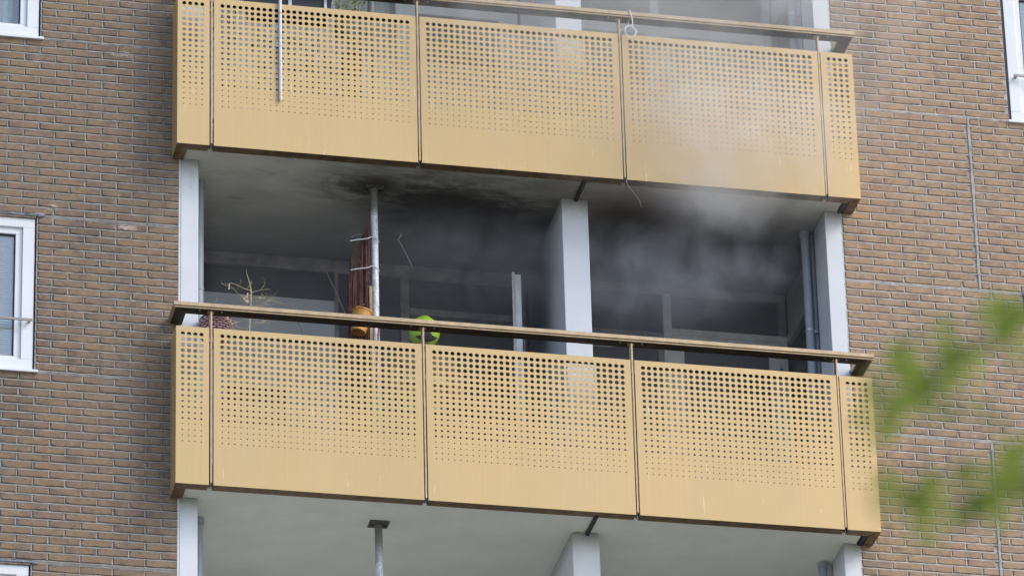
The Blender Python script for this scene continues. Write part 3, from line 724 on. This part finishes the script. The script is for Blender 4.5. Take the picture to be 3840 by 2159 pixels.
twig((.012, 0, 1.48), (1, 0, .25), .13, .002, 2); twig((.01, 0, 1.5), (-1, 0, -.2), .05, .002, 2)
for z, s_ in ((1.46, -1), (1.44, 1), (1.52, 1), (1.36, 1), (1.33, -1), (1.28, 1), (1.30, -1), (1.24, 1), (1.22, -1), (1.4, 1)): twig((.01, 0, z), (s_, rr.uniform(-.3, .3), rr.uniform(-.1, .6)), .16, .0018, 2)
b.build('twig', stem, t)
wlm = simple('withered_leaf', (.52, .43, .28), .9)
for (x, z, h_, wd) in ((-.145, 1.56, .045, .006), (-.012, 1.50, .035, .008), (-.02, 1.455, .02, .012), (-.01, 1.45, .02, .01), (.1, 1.35, .008, .018), (.08, 1.49, .008, .012), (-.035, 1.47, .015, .009)):
    MB().hexa([(x-wd, -.003, z-h_/2), (x+wd*.4, .002, z-h_/2), (x-wd, .0, z-h_/2), (x+wd*.4, .004, z-h_/2), (x-wd*.3, -.002, z+h_/2), (x+wd, .001, z+h_/2), (x-wd*.3, 0, z+h_/2), (x+wd, .003, z+h_/2)]).build('withered_leaf', wlm, t)
# thin stick leaning in the back
o = MB().tube([(1.262, 1.2, 2.512), (1.30, 1.13, 2.36), (1.395, .9, 1.90), (1.47, .75, 1.5), (1.62, .5, .185)], .0045, 6).build('stick', simple('stick_brown', (.28, .19, .16), .8)); tag(o, 'thin brown stick leaning left of the steel post, in the dark', 'stick')
o = MB().tube([(.98, .6, 1.66), (1.12, .7, 1.40), (1.25, .8, 1.0), (1.4, .9, .2)], .003, 6).build('stick', M['soot']); tag(o, 'dark thin stick leaning just above the left front panel', 'stick')
# red-brown reed bundle tied to post
t = thing('reed_bundle', 'charred red-brown bundle of reeds tied to the left of the steel post', 'reed bundle', (1.42, .46, 1.0))
rm = simple('charred_red_reed', (.125, .048, .04), .9, 0, .5, 30); b = MB(); rr = random.Random(5)
for i in range(150):
    u_ = rr.random(); x = -.085+.155*u_; ztop = .95+.62*max(0, (u_-.05))**1.4+rr.uniform(-.12, .05); zl = rr.uniform(-.8, -.55) if rr.random() < .8 else rr.uniform(.4, .7)
    x2 = -.11+.175*u_+rr.uniform(-.012, .012); y0 = rr.uniform(-.05, .05)
    pts = []
    for q in range(7):
        s_ = q/6; pts.append((x*s_+x2*(1-s_)+rr.uniform(-.004, .004), y0+rr.uniform(-.004, .004), zl+(ztop-zl)*s_))
    b.tube(pts, rr.uniform(.0016, .0036), 4, False)
stuff(b.build('reed', rm, t))
MB().hexa([(-.10, -.03, -.8), (.06, -.03, -.8), (-.10, .04, -.8), (.06, .04, -.8), (-.07, -.03, 1.15), (.065, -.03, 1.4), (-.07, .04, 1.15), (.065, .04, 1.4)]).build('core', simple('charred_core', (.05, .025, .02), .95, 0, .3, 20), t)
for z in (1.235, .995):
    MB().tube([(-.085, -.075, z), (-.02, -.07, z+.02), (.045, -.065, z+.035), (.075, -.06, z+.055), (.11, -.04, z+.06), (.145, -.01, z+.045)], .0042, 6).build('tie', simple('white_tie', (.6, .62, .66), .5), t)
MB().tube([(-.08, -.07, 1.26), (-.04, -.06, 1.295), (0, -.05, 1.31)], .002, 5).build('tie', M['steel'], t)
o = MB().box(1.476, 1.498, .40, .42, FZ+.001, 1.885).build('wooden_batten', simple('pale_wood', (.36, .28, .15), .7, 0, .2, 12), bevel=.002); tag(o, 'pale wooden batten standing upright against the left of the steel post', 'batten')
o = MB().tube([(1.505, .36, .95), (1.52, .37, 1.3), (1.538, .38, 1.56)], .007, 8).build('red_rod', simple('red_rod', (.22, .03, .03), .5)); tag(o, 'short dark red rod in front of the foot of the steel post', 'rod')
# orange bucket hanging tilted
t = thing('bucket', 'orange plastic bucket hanging tilted beside the charred reed bundle', 'bucket', (1.405, .40, 1.57))
ax = Matrix.Rotation(rad(12), 3, 'Y') @ Matrix.Rotation(rad(-8), 3, 'X')
om = simple('orange_plastic', (.52, .25, .045), .5, 0, .2, 8)
MB().lathe((0, 0, 0), [(.001, -.085), (.052, -.085), (.076, .085), (.081, .085), (.081, .095), (.071, .095), (.048, -.078), (.001, -.078)], 32, ax).build('shell', om, t, smooth=True)
MB().tube([ax @ Vector((-.068, 0, .085)), ax @ Vector((-.05, 0, .14)), ax @ Vector((.01, 0, .185)), ax @ Vector((.05, 0, .15)), ax @ Vector((.068, 0, .085))], .005, 6).build('handle', om, t, smooth=True)
o = MB().lathe((1.45, .52, 1.36), [(.001, -.1), (.05, -.1), (.06, 0), (.055, .06), (.03, .09), (.001, .1)], 20).build('plastic_bag', simple('pale_blue_plastic', (.38, .46, .52), .4), smooth=True); tag(o, 'pale blue plastic bag below the orange bucket', 'bag')
o = MB().lathe((1.45, .52, FZ+.002), [(.001, 0), (.1, 0), (.11, .5), (.10, 1.08), (.001, 1.08)], 20).build('barrel', simple('brown_barrel', (.13, .07, .05), .8)); tag(o, 'dark brown drum seen through the panel holes under the orange bucket', 'drum')
t = thing('wooden_cabinet', 'low dark brown cabinet seen through the holes of the left front panel', 'cabinet', (.62, .42, FZ+.001))
MB().box(-.2, .22, -.13, .13, 0, .78).build('case', simple('dark_wood', (.09, .05, .035), .7, 0, .3, 10), t, bevel=.003)
for s_ in (-1, 1): MB().box(.01+s_*.105-.1, .01+s_*.105+.1, -.15, -.131, .03, .75).build('door', simple('dark_wood_door', (.12, .065, .045), .7, 0, .3, 10), t, bevel=.002)
# wires
o = MB().tube([(1.74, .6, 2.37), (1.735, .6, 2.40), (1.76, .6, 2.43), (1.755, .6, 2.46)], .0015, 5).tube([(1.735, .6, 2.40), (1.80, .6, 2.27), (1.845, .6, 2.16)], .0012, 5).build('wire', M['steel']); tag(o, 'thin pale wire dangling in the dark between steel post and helmet', 'wire')
o = MB().tube([(3.326, -.006, 2.72), (3.33, .0, 2.69), (3.345, .01, 2.665), (3.387, .05, 2.645), (3.42, .07, 2.62), (3.45, .09, 2.585), (3.457, .1, 2.55)], [.004, .004, .003, .003, .003, .002, .001], 6).build('cable', simple('brown_cable', (.3, .24, .2), .6)); tag(o, 'frayed brown cable dangling below the upper balcony, right of its middle', 'cable')

# ------------------------------------------------------------------ firefighter, head bowed towards the rail
PX, PY = 1.955, .86
per = thing('person', 'firefighter with bowed yellow-green helmet and dark tan coat behind the lower balcony rail', 'person', (PX, PY, FZ+.001)); per.scale = (.945, .945, .945); per.rotation_euler = (0, 0, math.pi)
def skin_obj(name, verts, edges, radii, mat, parent, sub=1, root=0):
    me = bpy.data.meshes.new(name); me.from_pydata(verts, edges, []); me.materials.append(mat); o = bpy.data.objects.new(name, me); col.objects.link(o); o.parent = parent
    bpy.context.view_layer.objects.active = o
    sk_ = o.modifiers.new('skin', 'SKIN'); sk_.use_smooth_shade = True
    for i, r in enumerate(radii):
        r = (r, r) if not isinstance(r, tuple) else r
        me.skin_vertices[0].data[i].radius = r; me.skin_vertices[0].data[i].use_root = (i == root)
    s_ = o.modifiers.new('sub', 'SUBSURF'); s_.levels = sub; s_.render_levels = sub
    return o
V = [(0, 0, .95), (0, 0, 1.12), (0, 0, 1.30), (0, .0, 1.44), (0, .03, 1.53), (0, .07, 1.60)]
E_ = [(0, 1), (1, 2), (2, 3), (3, 4), (4, 5)]; Rr = [(.15, .11), (.14, .105), (.165, .115), (.12, .09), (.055, .055), (.075, .09)]
for s_ in (-1, 1):
    n = len(V); V += [(s_*.10, 0, .88), (s_*.11, .02, .50), (s_*.12, 0, .09), (s_*.125, .12, .04)]; E_ += [(0, n), (n, n+1), (n+1, n+2), (n+2, n+3)]; Rr += [.095, .062, .045, .04]
    n = len(V); V += [(s_*.19, 0, 1.40), (s_*.25, .02, 1.13), (s_*.20, .22, 1.02), (s_*.18, .29, 1.02)]; E_ += [(3, n), (n, n+1), (n+1, n+2), (n+2, n+3)]; Rr += [.06, .048, .034, (.02, .04)]
    h = n+3
    for q, (dx, L, dz) in enumerate(((-.03, .075, 0), (-.01, .085, .004), (.01, .08, .003), (.03, .065, 0))):
        m_ = len(V); V += [(s_*.18+dx, .325, 1.02+dz), (s_*.18+dx, .325+L*.5, 1.01), (s_*.18+dx, .325+L*.8, .985)]; E_ += [(h, m_), (m_, m_+1), (m_+1, m_+2)]; Rr += [.0105, .009, .0075]
    m_ = len(V); V += [(s_*.18-s_*.04, .30, 1.03), (s_*.18-s_*.06, .33, 1.02)]; E_ += [(h, m_), (m_, m_+1)]; Rr += [.011, .009]
body = skin_obj('body', V, E_, Rr, simple('skin_tone', (.45, .28, .2), .6), per)
JM = simple('tan_turnout_coat', (.17, .115, .075), .85, 0, .25, 12); TM = simple('dark_turnout_trousers', (.05, .042, .04), .85)
V = [(0, 0, .80), (0, 0, 1.0), (0, 0, 1.30), (0, 0, 1.44), (0, -.01, 1.52)]; E_ = [(0, 1), (1, 2), (2, 3), (3, 4)]; Rr = [(.20, .15), (.19, .145), (.20, .15), (.15, .12), (.085, .085)]
for s_ in (-1, 1):
    n = len(V); V += [(s_*.20, 0, 1.40), (s_*.26, .02, 1.13), (s_*.20, .22, 1.02)]; E_ += [(3, n), (n, n+1), (n+1, n+2)]; Rr += [.085, .075, .06]
jk = skin_obj('coat', V, E_, Rr, JM, per)
b = MB()
for z in (.98, 1.22): b.lathe((0, 0, 0), [(.205, z-.025), (.212, z-.02), (.212, z+.02), (.205, z+.025)], 32, Matrix.Diagonal((1, .78, 1)))
b.build('reflective_band', simple('reflective_yellow', (.55, .6, .25), .4), jk, smooth=True)
V = [(0, 0, .92)]; E_ = []; Rr = [(.19, .14)]
for s_ in (-1, 1):
    n = len(V); V += [(s_*.11, 0, .82), (s_*.115, .02, .48), (s_*.12, 0, .12)]; E_ += [(0, n), (n, n+1), (n+1, n+2)]; Rr += [.12, .095, .085]
skin_obj('trousers', V, E_, Rr, TM, per)
for s_ in (-1, 1):
    MB().lathe((s_*.12, .0, 0), [(.001, 0), (.055, 0), (.06, .03), (.058, .2), (.062, .24), (.001, .24)], 16, Matrix.Diagonal((1, 1.0, 1))).lathe((s_*.122, .09, 0), [(.001, 0), (.05, 0), (.052, .03), (.04, .07), (.001, .085)], 16, Matrix.Diagonal((1, 1.5, 1))).build('boot', M['rub'], per, smooth=True)
# face (turned away): nose, eyes, mouth, ears
b = MB(); b.hexa([(-.012, .145, 1.555), (.012, .145, 1.555), (-.010, .178, 1.555), (.010, .178, 1.555), (-.007, .145, 1.605), (.007, .145, 1.605), (-.005, .155, 1.602), (.005, .155, 1.602)]); b.box(-.022, .022, .148, .158, 1.525, 1.531).box(-.038, -.018, .144, .15, 1.605, 1.613).box(.018, .038, .144, .15, 1.605, 1.613)
b.build('face', simple('face_features', (.38, .2, .15), .6), body)
# helmet: shell with crest, rim, dark swept emblem on the front
hz = 1.685
hel = bpy.data.objects.new('helmet', None); col.objects.link(hel); hel.parent = per; hel.location = (0, .075, hz-.035); hel.rotation_euler = (rad(42), 0, math.pi)
lime = NT('lime_helmet'); lime.b.inputs['Coat Weight'].default_value = .6; lime.b.inputs['Coat Roughness'].default_value = .15
lime.fin(lime.mix(lime.rng(lime.noise(9, 4), .4, .8), (.50, .80, .03), (.42, .68, .03)), .35)
def hshell(u, v, s=1.0):   # u azimuth, v elevation 0..pi/2 (negative below)
    cx_ = .124*s; cyy = .155*s; cz_ = .132*s
    x = cx_*math.cos(v)*math.sin(u); y = -cyy*math.cos(v)*math.cos(u); z = cz_*math.sin(v)
    if v > 0: z += .006*math.exp(-(x/.03)**4)*math.sin(v)
    if v < 0: x *= 1+.10*v; y *= 1+.15*v
    return (x, y, z)
b = MB(); nu, nv = 48, 20; v = []; f = []
for j in range(nv+1):
    vv = rad(-38+128*j/nv)
    for i in range(nu): v.append(hshell(2*math.pi*i/nu, vv))
for j in range(nv):
    for i in range(nu):
        a_ = j*nu+i; c_ = j*nu+(i+1) % nu; f.append((a_, c_, c_+nu, a_+nu))
b.add(v, f); o = b.build('shell', lime.m, hel, smooth=True); sm = o.modifiers.new('s', 'SOLIDIFY'); sm.thickness = .004
# swept dark panel: stem rising from wings
def panel_pts(n=22):
    L = []
    for i in range(n+1):       # elevation runs from wing bottom to stem top
        q = i/n; el = -13+66*q
        w_hi = 4.5+50*math.exp(-q*3.6)*(1 if q > .08 else .75+3.1*q)
        L.append((el, w_hi))
    return L
v = []; f = []; pp = panel_pts(); m_ = 14
for k_, (el, wd) in enumerate(pp):
    q_ = k_/(len(pp)-1)
    for j in range(m_+1):
        a_ = (j/m_*2-1)*wd; lift = 11*(abs(j/m_*2-1))**1.6*max(0, 1-q_*2.2)
        v.append(hshell(rad(a_), rad(el+lift), 1.018))
for i in range(len(pp)-1):
    for j in range(m_):
        q = i*(m_+1)+j; f.append((q, q+1, q+m_+2, q+m_+1))
o = MB().add(v, f).build('front_emblem', simple('dark_helmet_insert', (.045, .045, .055), .35), hel, smooth=True); sm = o.modifiers.new('s', 'SOLIDIFY'); sm.thickness = .003
b = MB(); pts = [hshell(2*math.pi*i/48, rad(-38)) for i in range(49)]; b.tube(pts, .007, 6, False).build('rim', M['rub'], hel, smooth=True)
b = MB(); v = []; f = []
for j in range(5):
    for i in range(25):
        a_ = rad(-75+150*i/24); x, y, z = hshell(a_, rad(-40)); s_ = 1-.12*j/4; v.append((x*s_, y*s_, z-.03*j))
for j in range(4):
    for i in range(24): q = j*25+i; f.append((q, q+25, q+26, q+1))
o = b.add(v, f).build('neck_guard', simple('dark_neck_cloth', (.05, .055, .07), .8), hel, smooth=True); sm = o.modifiers.new('s', 'SOLIDIFY'); sm.thickness = .003
MB().lathe((.075, -.085, -.088), [(.001, -.012), (.022, -.01), (.024, .004), (.012, .012), (.001, .013)], 16).build('buckle', simple('silver_buckle', (.6, .62, .66), .3, .8), hel, smooth=True)

# ------------------------------------------------------------------ things on the upper balcony
t = thing('white_pole', 'white plastic tube with orange bands tied upright outside the upper balcony', 'pole', (.757, -.0165, 3.124))
m = NT('white_tube_banded'); Z = m.xyz()[2]; k = None
for zc in (3.17, 3.19, 3.86, 3.868): 
    q = m.math('LESS_THAN', m.math('ABSOLUTE', m.math('SUBTRACT', Z, zc)), .004); k = q if k is None else m.math('MAXIMUM', k, q)
M['tube'] = m.fin(m.mix(m.math('MULTIPLY', k, .8), (.74, .74, .76), (.75, .33, .12)), .4)
MB().tube([(0, 0, 0), (0, 0, .008), (0, 0, .03), (0, .004, 1.9)], [.004, .0085, .0125, .0125], 16).build('tube', M['tube'], t, smooth=True)
for z in (.546, .462, .332, .198):
    b = MB(); b.tube([(.0135*math.cos(a), .0135*math.sin(a), z) for a in [i*math.pi/8 for i in range(17)]], .003, 5, False)
    b.tube([(-.036, .014, z+.006), (-.022, .008, z), (-.012, -.004, z)], .003, 5).tube([(.036, .014, z-.008), (.022, .008, z), (.012, -.004, z)], .003, 5); b.build('tie', M['pvc'], t)
pm = simple('slate_planter', (.055, .06, .075), .55, 0, .1, 10)
for i, (xa, xb, lb) in enumerate(((.52, 1.17, 'slate grey planter box hung inside the upper balcony rail, right of the white tube'),)):
    t = thing('planter_box', lb, 'planter', ((xa+xb)/2, .16, S+1.19)); w2 = (xb-xa)/2
    MB().hexa([(-w2+.03, -.06, 0), (w2-.03, -.06, 0), (-w2+.03, .06, 0), (w2-.03, .06, 0), (-w2, -.09, .22), (w2, -.09, .22), (-w2, .09, .22), (w2, .09, .22)]).build('trough', pm, t, bevel=.004)
    MB().box(-w2-.006, w2+.006, -.098, .098, .205, .232).build('rim', pm, t, bevel=.003)
    MB().box(-.012, .012, -.1, -.078, .05, .24).box(w2-.07, w2-.05, -.1, -.078, .05, .24).build('hook', M['gfr'], t)
def leafy(name, label, x, y, z, rx, ry, rz, n, c, pot=True, seed=1, ls=.03):
    t = thing(name, label, 'plant', (x, y, z)); r = random.Random(seed); b = MB(); st_ = MB()
    z0 = .24 if pot else 0
    for i in range(n):
        th = r.uniform(0, 6.28); q = r.random()**.5; p = Vector((rx*q*math.cos(th), ry*q*math.sin(th), z0+r.uniform(0, 2*rz)))
        d = Vector((r.uniform(-1, 1), r.uniform(-1, 1), r.uniform(-.6, 1))).normalized(); s_ = d.orthogonal().normalized()*ls*.32*r.uniform(.7, 1.2); L = d*ls*r.uniform(.7, 1.3); nn = d.cross(s_).normalized()*ls*.1
        b.add([p, p+L*.5+s_+nn, p+L, p+L*.5-s_+nn], [(0, 1, 2), (0, 2, 3)])
        if i % 12 == 0: st_.tube([(0, 0, z0*.9), (p.x*.5, p.y*.5, (z0+p.z)/2), tuple(p)], .002, 4, False)
    lm = NT(name+'_leaf'); rnd = lm.n('ShaderNodeNewGeometry').outputs['Random Per Island']; lm.fin(lm.mix(rnd, tuple(v_*.55 for v_ in c), c), .55)
    b.build('foliage', lm.m, t); st_.build('stem', stem, t)
    if pot: MB().lathe((0, 0, 0), [(.001, 0), (rx*.5, 0), (rx*.7, .24), (rx*.75, .25), (rx*.62, .25), (.001, .22)], 20).build('pot', simple('terracotta', (.30, .13, .07), .8), t)
    return t
leafy('potted_plant', 'green leafy plant behind the upper left panel, under the planter box', .88, .36, S+FZ+.001, .30, .13, .40, 1100, (.13, .26, .06), seed=2, ls=.045)
leafy('potted_plant', 'straggly plant in terracotta pot beside the post on the upper balcony', 1.33, .26, S+FZ+.55, .13, .08, .34, 420, (.24, .32, .08), seed=3, ls=.035)
leafy('potted_plant', 'small green plant at the far left of the upper left panel', .40, .30, S+FZ+.25, .10, .08, .34, 260, (.12, .24, .08), seed=4, ls=.035)
leafy('potted_plant', 'low dark green plant behind the lower part of the upper left panel', 1.18, .28, S+FZ+.001, .24, .1, .26, 600, (.10, .2, .05), seed=6, ls=.04)
t = thing('plant_stand', 'dark stand holding the straggly potted plant on the upper balcony', 'stand', (1.33, .26, S+FZ+.001))
MB().box(-.1, .1, -.08, .08, .52, .546).build('top', M['dark'], t)
for sx in (-.08, .08):
    for sy in (-.06, .06): MB().box(sx-.01, sx+.01, sy-.01, sy+.01, 0, .519).build('leg', M['dark'], t)
t = thing('plant_stand', 'dark stand under the small green plant at the upper left', 'stand', (.40, .30, S+FZ+.001))
MB().box(-.08, .08, -.08, .08, .22, .246).build('top', M['dark'], t)
for sx in (-.07, .07):
    for sy in (-.06, .06): MB().box(sx-.008, sx+.008, sy-.008, sy+.008, 0, .219).build('leg', M['dark'], t)
o = MB().lathe((1.27, .34, S+1.27), [(.001, -.06), (.04, -.06), (.055, .05), (.05, .05), (.001, .0)], 16).build('flower_pot', simple('brown_flower_pot', (.20, .09, .05), .7), smooth=True); tag(o, 'dark brown flower pot hanging at the upper balcony rail next to the planter', 'flower pot')
b = MB(); cc = Vector((3.392, -.05, 3.948)); pts = [(cc.x+.042*math.cos(a)*(1+.12*math.sin(3*a)), cc.y+.006*math.sin(2*a), cc.z+.048*math.sin(a)) for a in [rad(75)+i*2*math.pi/28*1.06 for i in range(29)]]
b.tube(pts, .0042, 6).tube([(3.405, -.05, 3.99), (3.412, -.045, 4.03), (3.409, -.04, 4.08), (3.40, -.036, 4.12), (3.398, -.025, 4.147), (3.398, .03, 4.15), (3.396, .087, 4.14), (3.39, .088, 4.10)], .0042, 6).tube([(3.43, -.05, 3.955), (3.448, -.05, 3.945)], .002, 5).tube([(3.39, .0, 4.07), (3.385, -.02, 4.03), (3.395, -.045, 3.995)], .002, 5)
o = b.build('cable_loop', simple('white_plastic_cable', (.88, .86, .84), .5), smooth=True); tag(o, 'looped white wire hooked over the upper handrail right of its middle', 'wire loop')

# ------------------------------------------------------------------ foreground tree, out of focus
tr = thing('tree', 'blurred green twigs of a near tree reaching in at the right edge', 'tree', (0, 0, 0))
bark = simple('grey_bark', (.10, .085, .065), .9, 0, .3, 20, .4)
lm = NT('spring_leaf'); rnd = lm.n('ShaderNodeNewGeometry').outputs['Random Per Island']
lc = lm.mix(rnd, (.12, .20, .02), (.58, .64, .10)); lm.fin(lc, .5); lm.b.inputs['Transmission Weight'].default_value = 0
tl = lm.n('ShaderNodeBsdfTranslucent'); lm.set(tl.inputs[0], lc); mxs = lm.n('ShaderNodeMixShader'); mxs.inputs[0].default_value = .55
lm.set(mxs.inputs[1], lm.b.outputs[0]); lm.set(mxs.inputs[2], tl.outputs[0]); lm.set(lm.out.inputs[0], mxs.outputs[0])
T0 = 5.2
base = at(4700, 1500, T0); base = Vector((base.x+.5, base.y, GZ)); fork = at(5000, 2900, T0+.1); fork.x = base.x-.1
limbs = MB(); leaves = MB(); rt_ = random.Random(11)
def leaf(p, L, d=None):
    d = d or Vector((rt_.uniform(-1, 1), rt_.uniform(-.6, .6), rt_.uniform(-1, .6))).normalized()
    s_ = (FW.cross(d)+Vector((rt_.uniform(-.5, .5), rt_.uniform(-.5, .5), rt_.uniform(-.5, .5)))).normalized(); wd = L*.26; nn = s_.cross(d).normalized()*L*.06
    p = Vector(p)
    leaves.add([p, p+d*L*.3+s_*wd, p+d*L*.7+s_*wd*.8, p+d*L, p+d*L*.7-s_*wd*.8, p+d*L*.3-s_*wd, p+d*L*.35+nn, p+d*L*.7+nn], [(0, 1, 6), (1, 2, 7, 6), (2, 3, 7), (3, 4, 7), (4, 5, 6, 7), (5, 0, 6)])
def limb(ps, r0, r1):
    limbs.tube(ps, [r0+(r1-r0)*i/(len(ps)-1) for i in range(len(ps))], 7)
MB().tube([base, base+Vector((-.02, .03, 1.0)), fork*.5+(base+Vector((0, 0, 1.6)))*.5, fork], [.075, .06, .05, .04], 12).build('trunk', bark, tr, smooth=True)
j1 = at(4450, 1250, T0); j2 = at(4300, 1900, T0)
limb([fork, at(4800, 2200, T0), at(4600, 1600, T0), j1], .03, .009)
limb([at(4800, 2200, T0), j2], .014, .006)
limb([j1, at(4050, 1180, T0), at(3800, 1215, T0), at(3640, 1320, T0), at(3500, 1430, T0), at(3395, 1530, T0), at(3310, 1600, T0)], .004, .0008)
limb([j2, at(4000, 1800, T0), at(3820, 1815, T0), at(3690, 1850, T0), at(3560, 1865, T0), at(3450, 1850, T0)], .004, .0008)
LV = [  # u, v, size m, direction (screen right, up)
 (3504, 1400, .034, (-.6, -.8)), (3530, 1440, .034, (-1, .1)), (3475, 1420, .030, (.2, -1)), (3615, 1290, .028, (-.2, -1)), (3600, 1300, .026, (-1, -.4)), (3640, 1330, .024, (.3, -1)),
 (3440, 1350, .028, (-.5, -.7)), (3420, 1340, .024, (-1, .2)), (3370, 1520, .026, (-.6, -.8)), (3330, 1560, .026, (-.5, -1)), (3400, 1460, .026, (-.9, -.4)), (3300, 1600, .018, (-.2, -1)),
 (3840, 1160, .034, (-.8, -.5)), (3860, 1230, .034, (-1, .1)), (3800, 1200, .022, (-.5, -1)), (3560, 1500, .016, (.5, -1)), (3720, 1560, .014, (.6, -.6)), (3850, 1290, .02, (-.4, -1)),
 (3700, 1830, .034, (-1, -.4)), (3720, 1850, .030, (.2, -1)), (3680, 1860, .030, (-.6, -.7)), (3800, 1700, .034, (-.1, -1)), (3800, 1760, .030, (-.3, -1)), (3850, 1800, .032, (-1, -.2)), (3830, 1700, .024, (.5, .9)), (3740, 1820, .026, (.8, .4)),
 (3450, 1800, .030, (-.05, -1)), (3440, 1850, .026, (.2, -1)), (3400, 1840, .022, (-1, .4)), (3350, 1780, .016, (-1, .1)), (3480, 1940, .018, (0, -1)), (3360, 1900, .014, (-.6, -.5)), (3560, 1860, .018, (-1, .3)), (3500, 1880, .016, (-.5, -1)), (3650, 1790, .022, (-.8, .5)), (3380, 1960, .012, (.2, -1)),
]
for (u, v_, L, d) in LV:
    for q_ in range(8):
        du, dv = (0, 0) if q_ == 0 else (rt_.gauss(0, 58), rt_.gauss(0, 50)); dd = Vector((d[0]+rt_.uniform(-.5, .5), d[1]+rt_.uniform(-.5, .5)))
        leaf(at(u+du, v_+dv, T0+rt_.uniform(-.15, .15)), L*(1.2 if q_ == 0 else rt_.uniform(.45, .8)), (RT*dd[0]+UP*dd[1]+FW*rt_.uniform(-.4, .4)).normalized())
for i in range(900):
    u = rt_.uniform(4150, 7200); v_ = rt_.uniform(200, 3600); q = ((u-5600)/1500)**2+((v_-1700)/1900)**2
    if q < 1 and rt_.random() < .9: leaf(at(u, v_, T0+rt_.uniform(-.5, .7)), rt_.uniform(.03, .05))
for i in range(34):
    a = rt_.uniform(0, 6.28); e_ = at(5600+1400*math.cos(a)*rt_.uniform(.5, .95), 1700+1700*math.sin(a)*rt_.uniform(.5, .95), T0+rt_.uniform(-.4, .6)); limb([fork.lerp(at(4900, 2000, T0), rt_.random()), (fork+e_)/2+Vector((0, 0, .15)), e_], .012, .002)
limbs.build('limb', bark, tr, smooth=True); leaves.build('crown', lm.m, tr)

# ------------------------------------------------------------------ smoke
def vol(name, box, colr, fn, aniso=.0):
    x0, x1, y0, y1, z0, z1 = box
    m = NT(name); m.t.nodes.remove(m.b); pv = m.n('ShaderNodeVolumePrincipled')
    pv.inputs['Color'].default_value = (*colr, 1); pv.inputs['Anisotropy'].default_value = aniso
    X, Y, Z = m.xyz(); fade = None
    for s_, a, b_, w_ in ((X, x0, x1, .25), (Y, y0, y1, .10), (Z, z0, z1, .25)):
        q = m.math('MULTIPLY', m.rng(s_, a, a+w_), m.rng(s_, b_-w_, b_, 1, 0)); fade = q if fade is None else m.math('MULTIPLY', fade, q)
    m.set(pv.inputs['Density'], m.math('MULTIPLY', fade, fn(m))); m.set(m.out.inputs['Volume'], pv.outputs[0])
    o = MB().box(x0, x1, y0, y1, z0, z1).build(name, m.m); stuff(o); o['label'] = 'grey smoke'; return o
def f_in(m):
    n1 = m.rng(m.noise(1.5, 7, m.map((1, 1, 1.1), (1.3, 0, .4)), .64, 1.9), .32, .72)
    n2 = m.rng(m.noise(4.5, 5, m.map((1, 1, 1.2), (0, 5, 1)), .6, .5), .3, .7, .5, 1.3)
    d = m.math('ADD', m.math('MULTIPLY', m.blob((3.65, .60, 2.36), (1.05, .85, .60), .0), 3.6), m.math('MULTIPLY', m.blob((2.5, .7, 2.45), (1.6, .8, .6), .1), 1.0))
    d = m.math('ADD', d, m.math('MULTIPLY', m.blob((4.3, .6, 2.5), (.8, .7, .5), .1), 2.0))
    return m.math('ADD', m.math('MULTIPLY', m.math('MULTIPLY', n1, n2), d), .12)
vol('smoke', (.2, 4.93, .30, 1.53, .35, 2.725), (.80, .82, .90), f_in)
def f_out(m):
    n1 = m.rng(m.noise(1.2, 7, m.map((1, 1, .75), (2.0, 0, .9)), .62, 1.9), .22, .72)
    n2 = m.rng(m.noise(5, 5, m.map((1, 1, .8), (0, 2, 4)), .6, .5), .3, .7, .55, 1.3)
    d = m.math('MULTIPLY', m.blob((4.15, -.15, 3.08), (1.3, .7, .95), .0), 1.7)
    d = m.math('ADD', d, m.math('MULTIPLY', m.blob((4.0, .05, 2.62), (.6, .35, .45), .0), 2.6))
    d = m.math('ADD', d, m.math('MULTIPLY', m.blob((3.4, -.1, 3.9), (2.9, .8, 1.5), .1), .85))
    d = m.math('ADD', d, m.math('MULTIPLY', m.blob((4.6, -.1, 4.6), (1.6, .8, 1.0), .1), .6))
    return m.math('MULTIPLY', m.math('MULTIPLY', n1, n2), d)
vol('smoke_plume', (1.6, 6.4, -.75, .248, 2.2, 5.2), (1, 1, 1), f_out, 0)
vol('smoke_haze', (.3, 4.93, .30, 1.53, S+.6, 2*S-.01), (.97, .98, 1), lambda m: m.math('MULTIPLY', m.rng(m.noise(1.3, 6, m.map((1, 1, .8), (7, 0, .9)), .6, 1.0), .28, .72), m.math('ADD', .06, m.math('MULTIPLY', m.rng(m.xyz()[0], 1.6, 4.2), .55))), -.3)
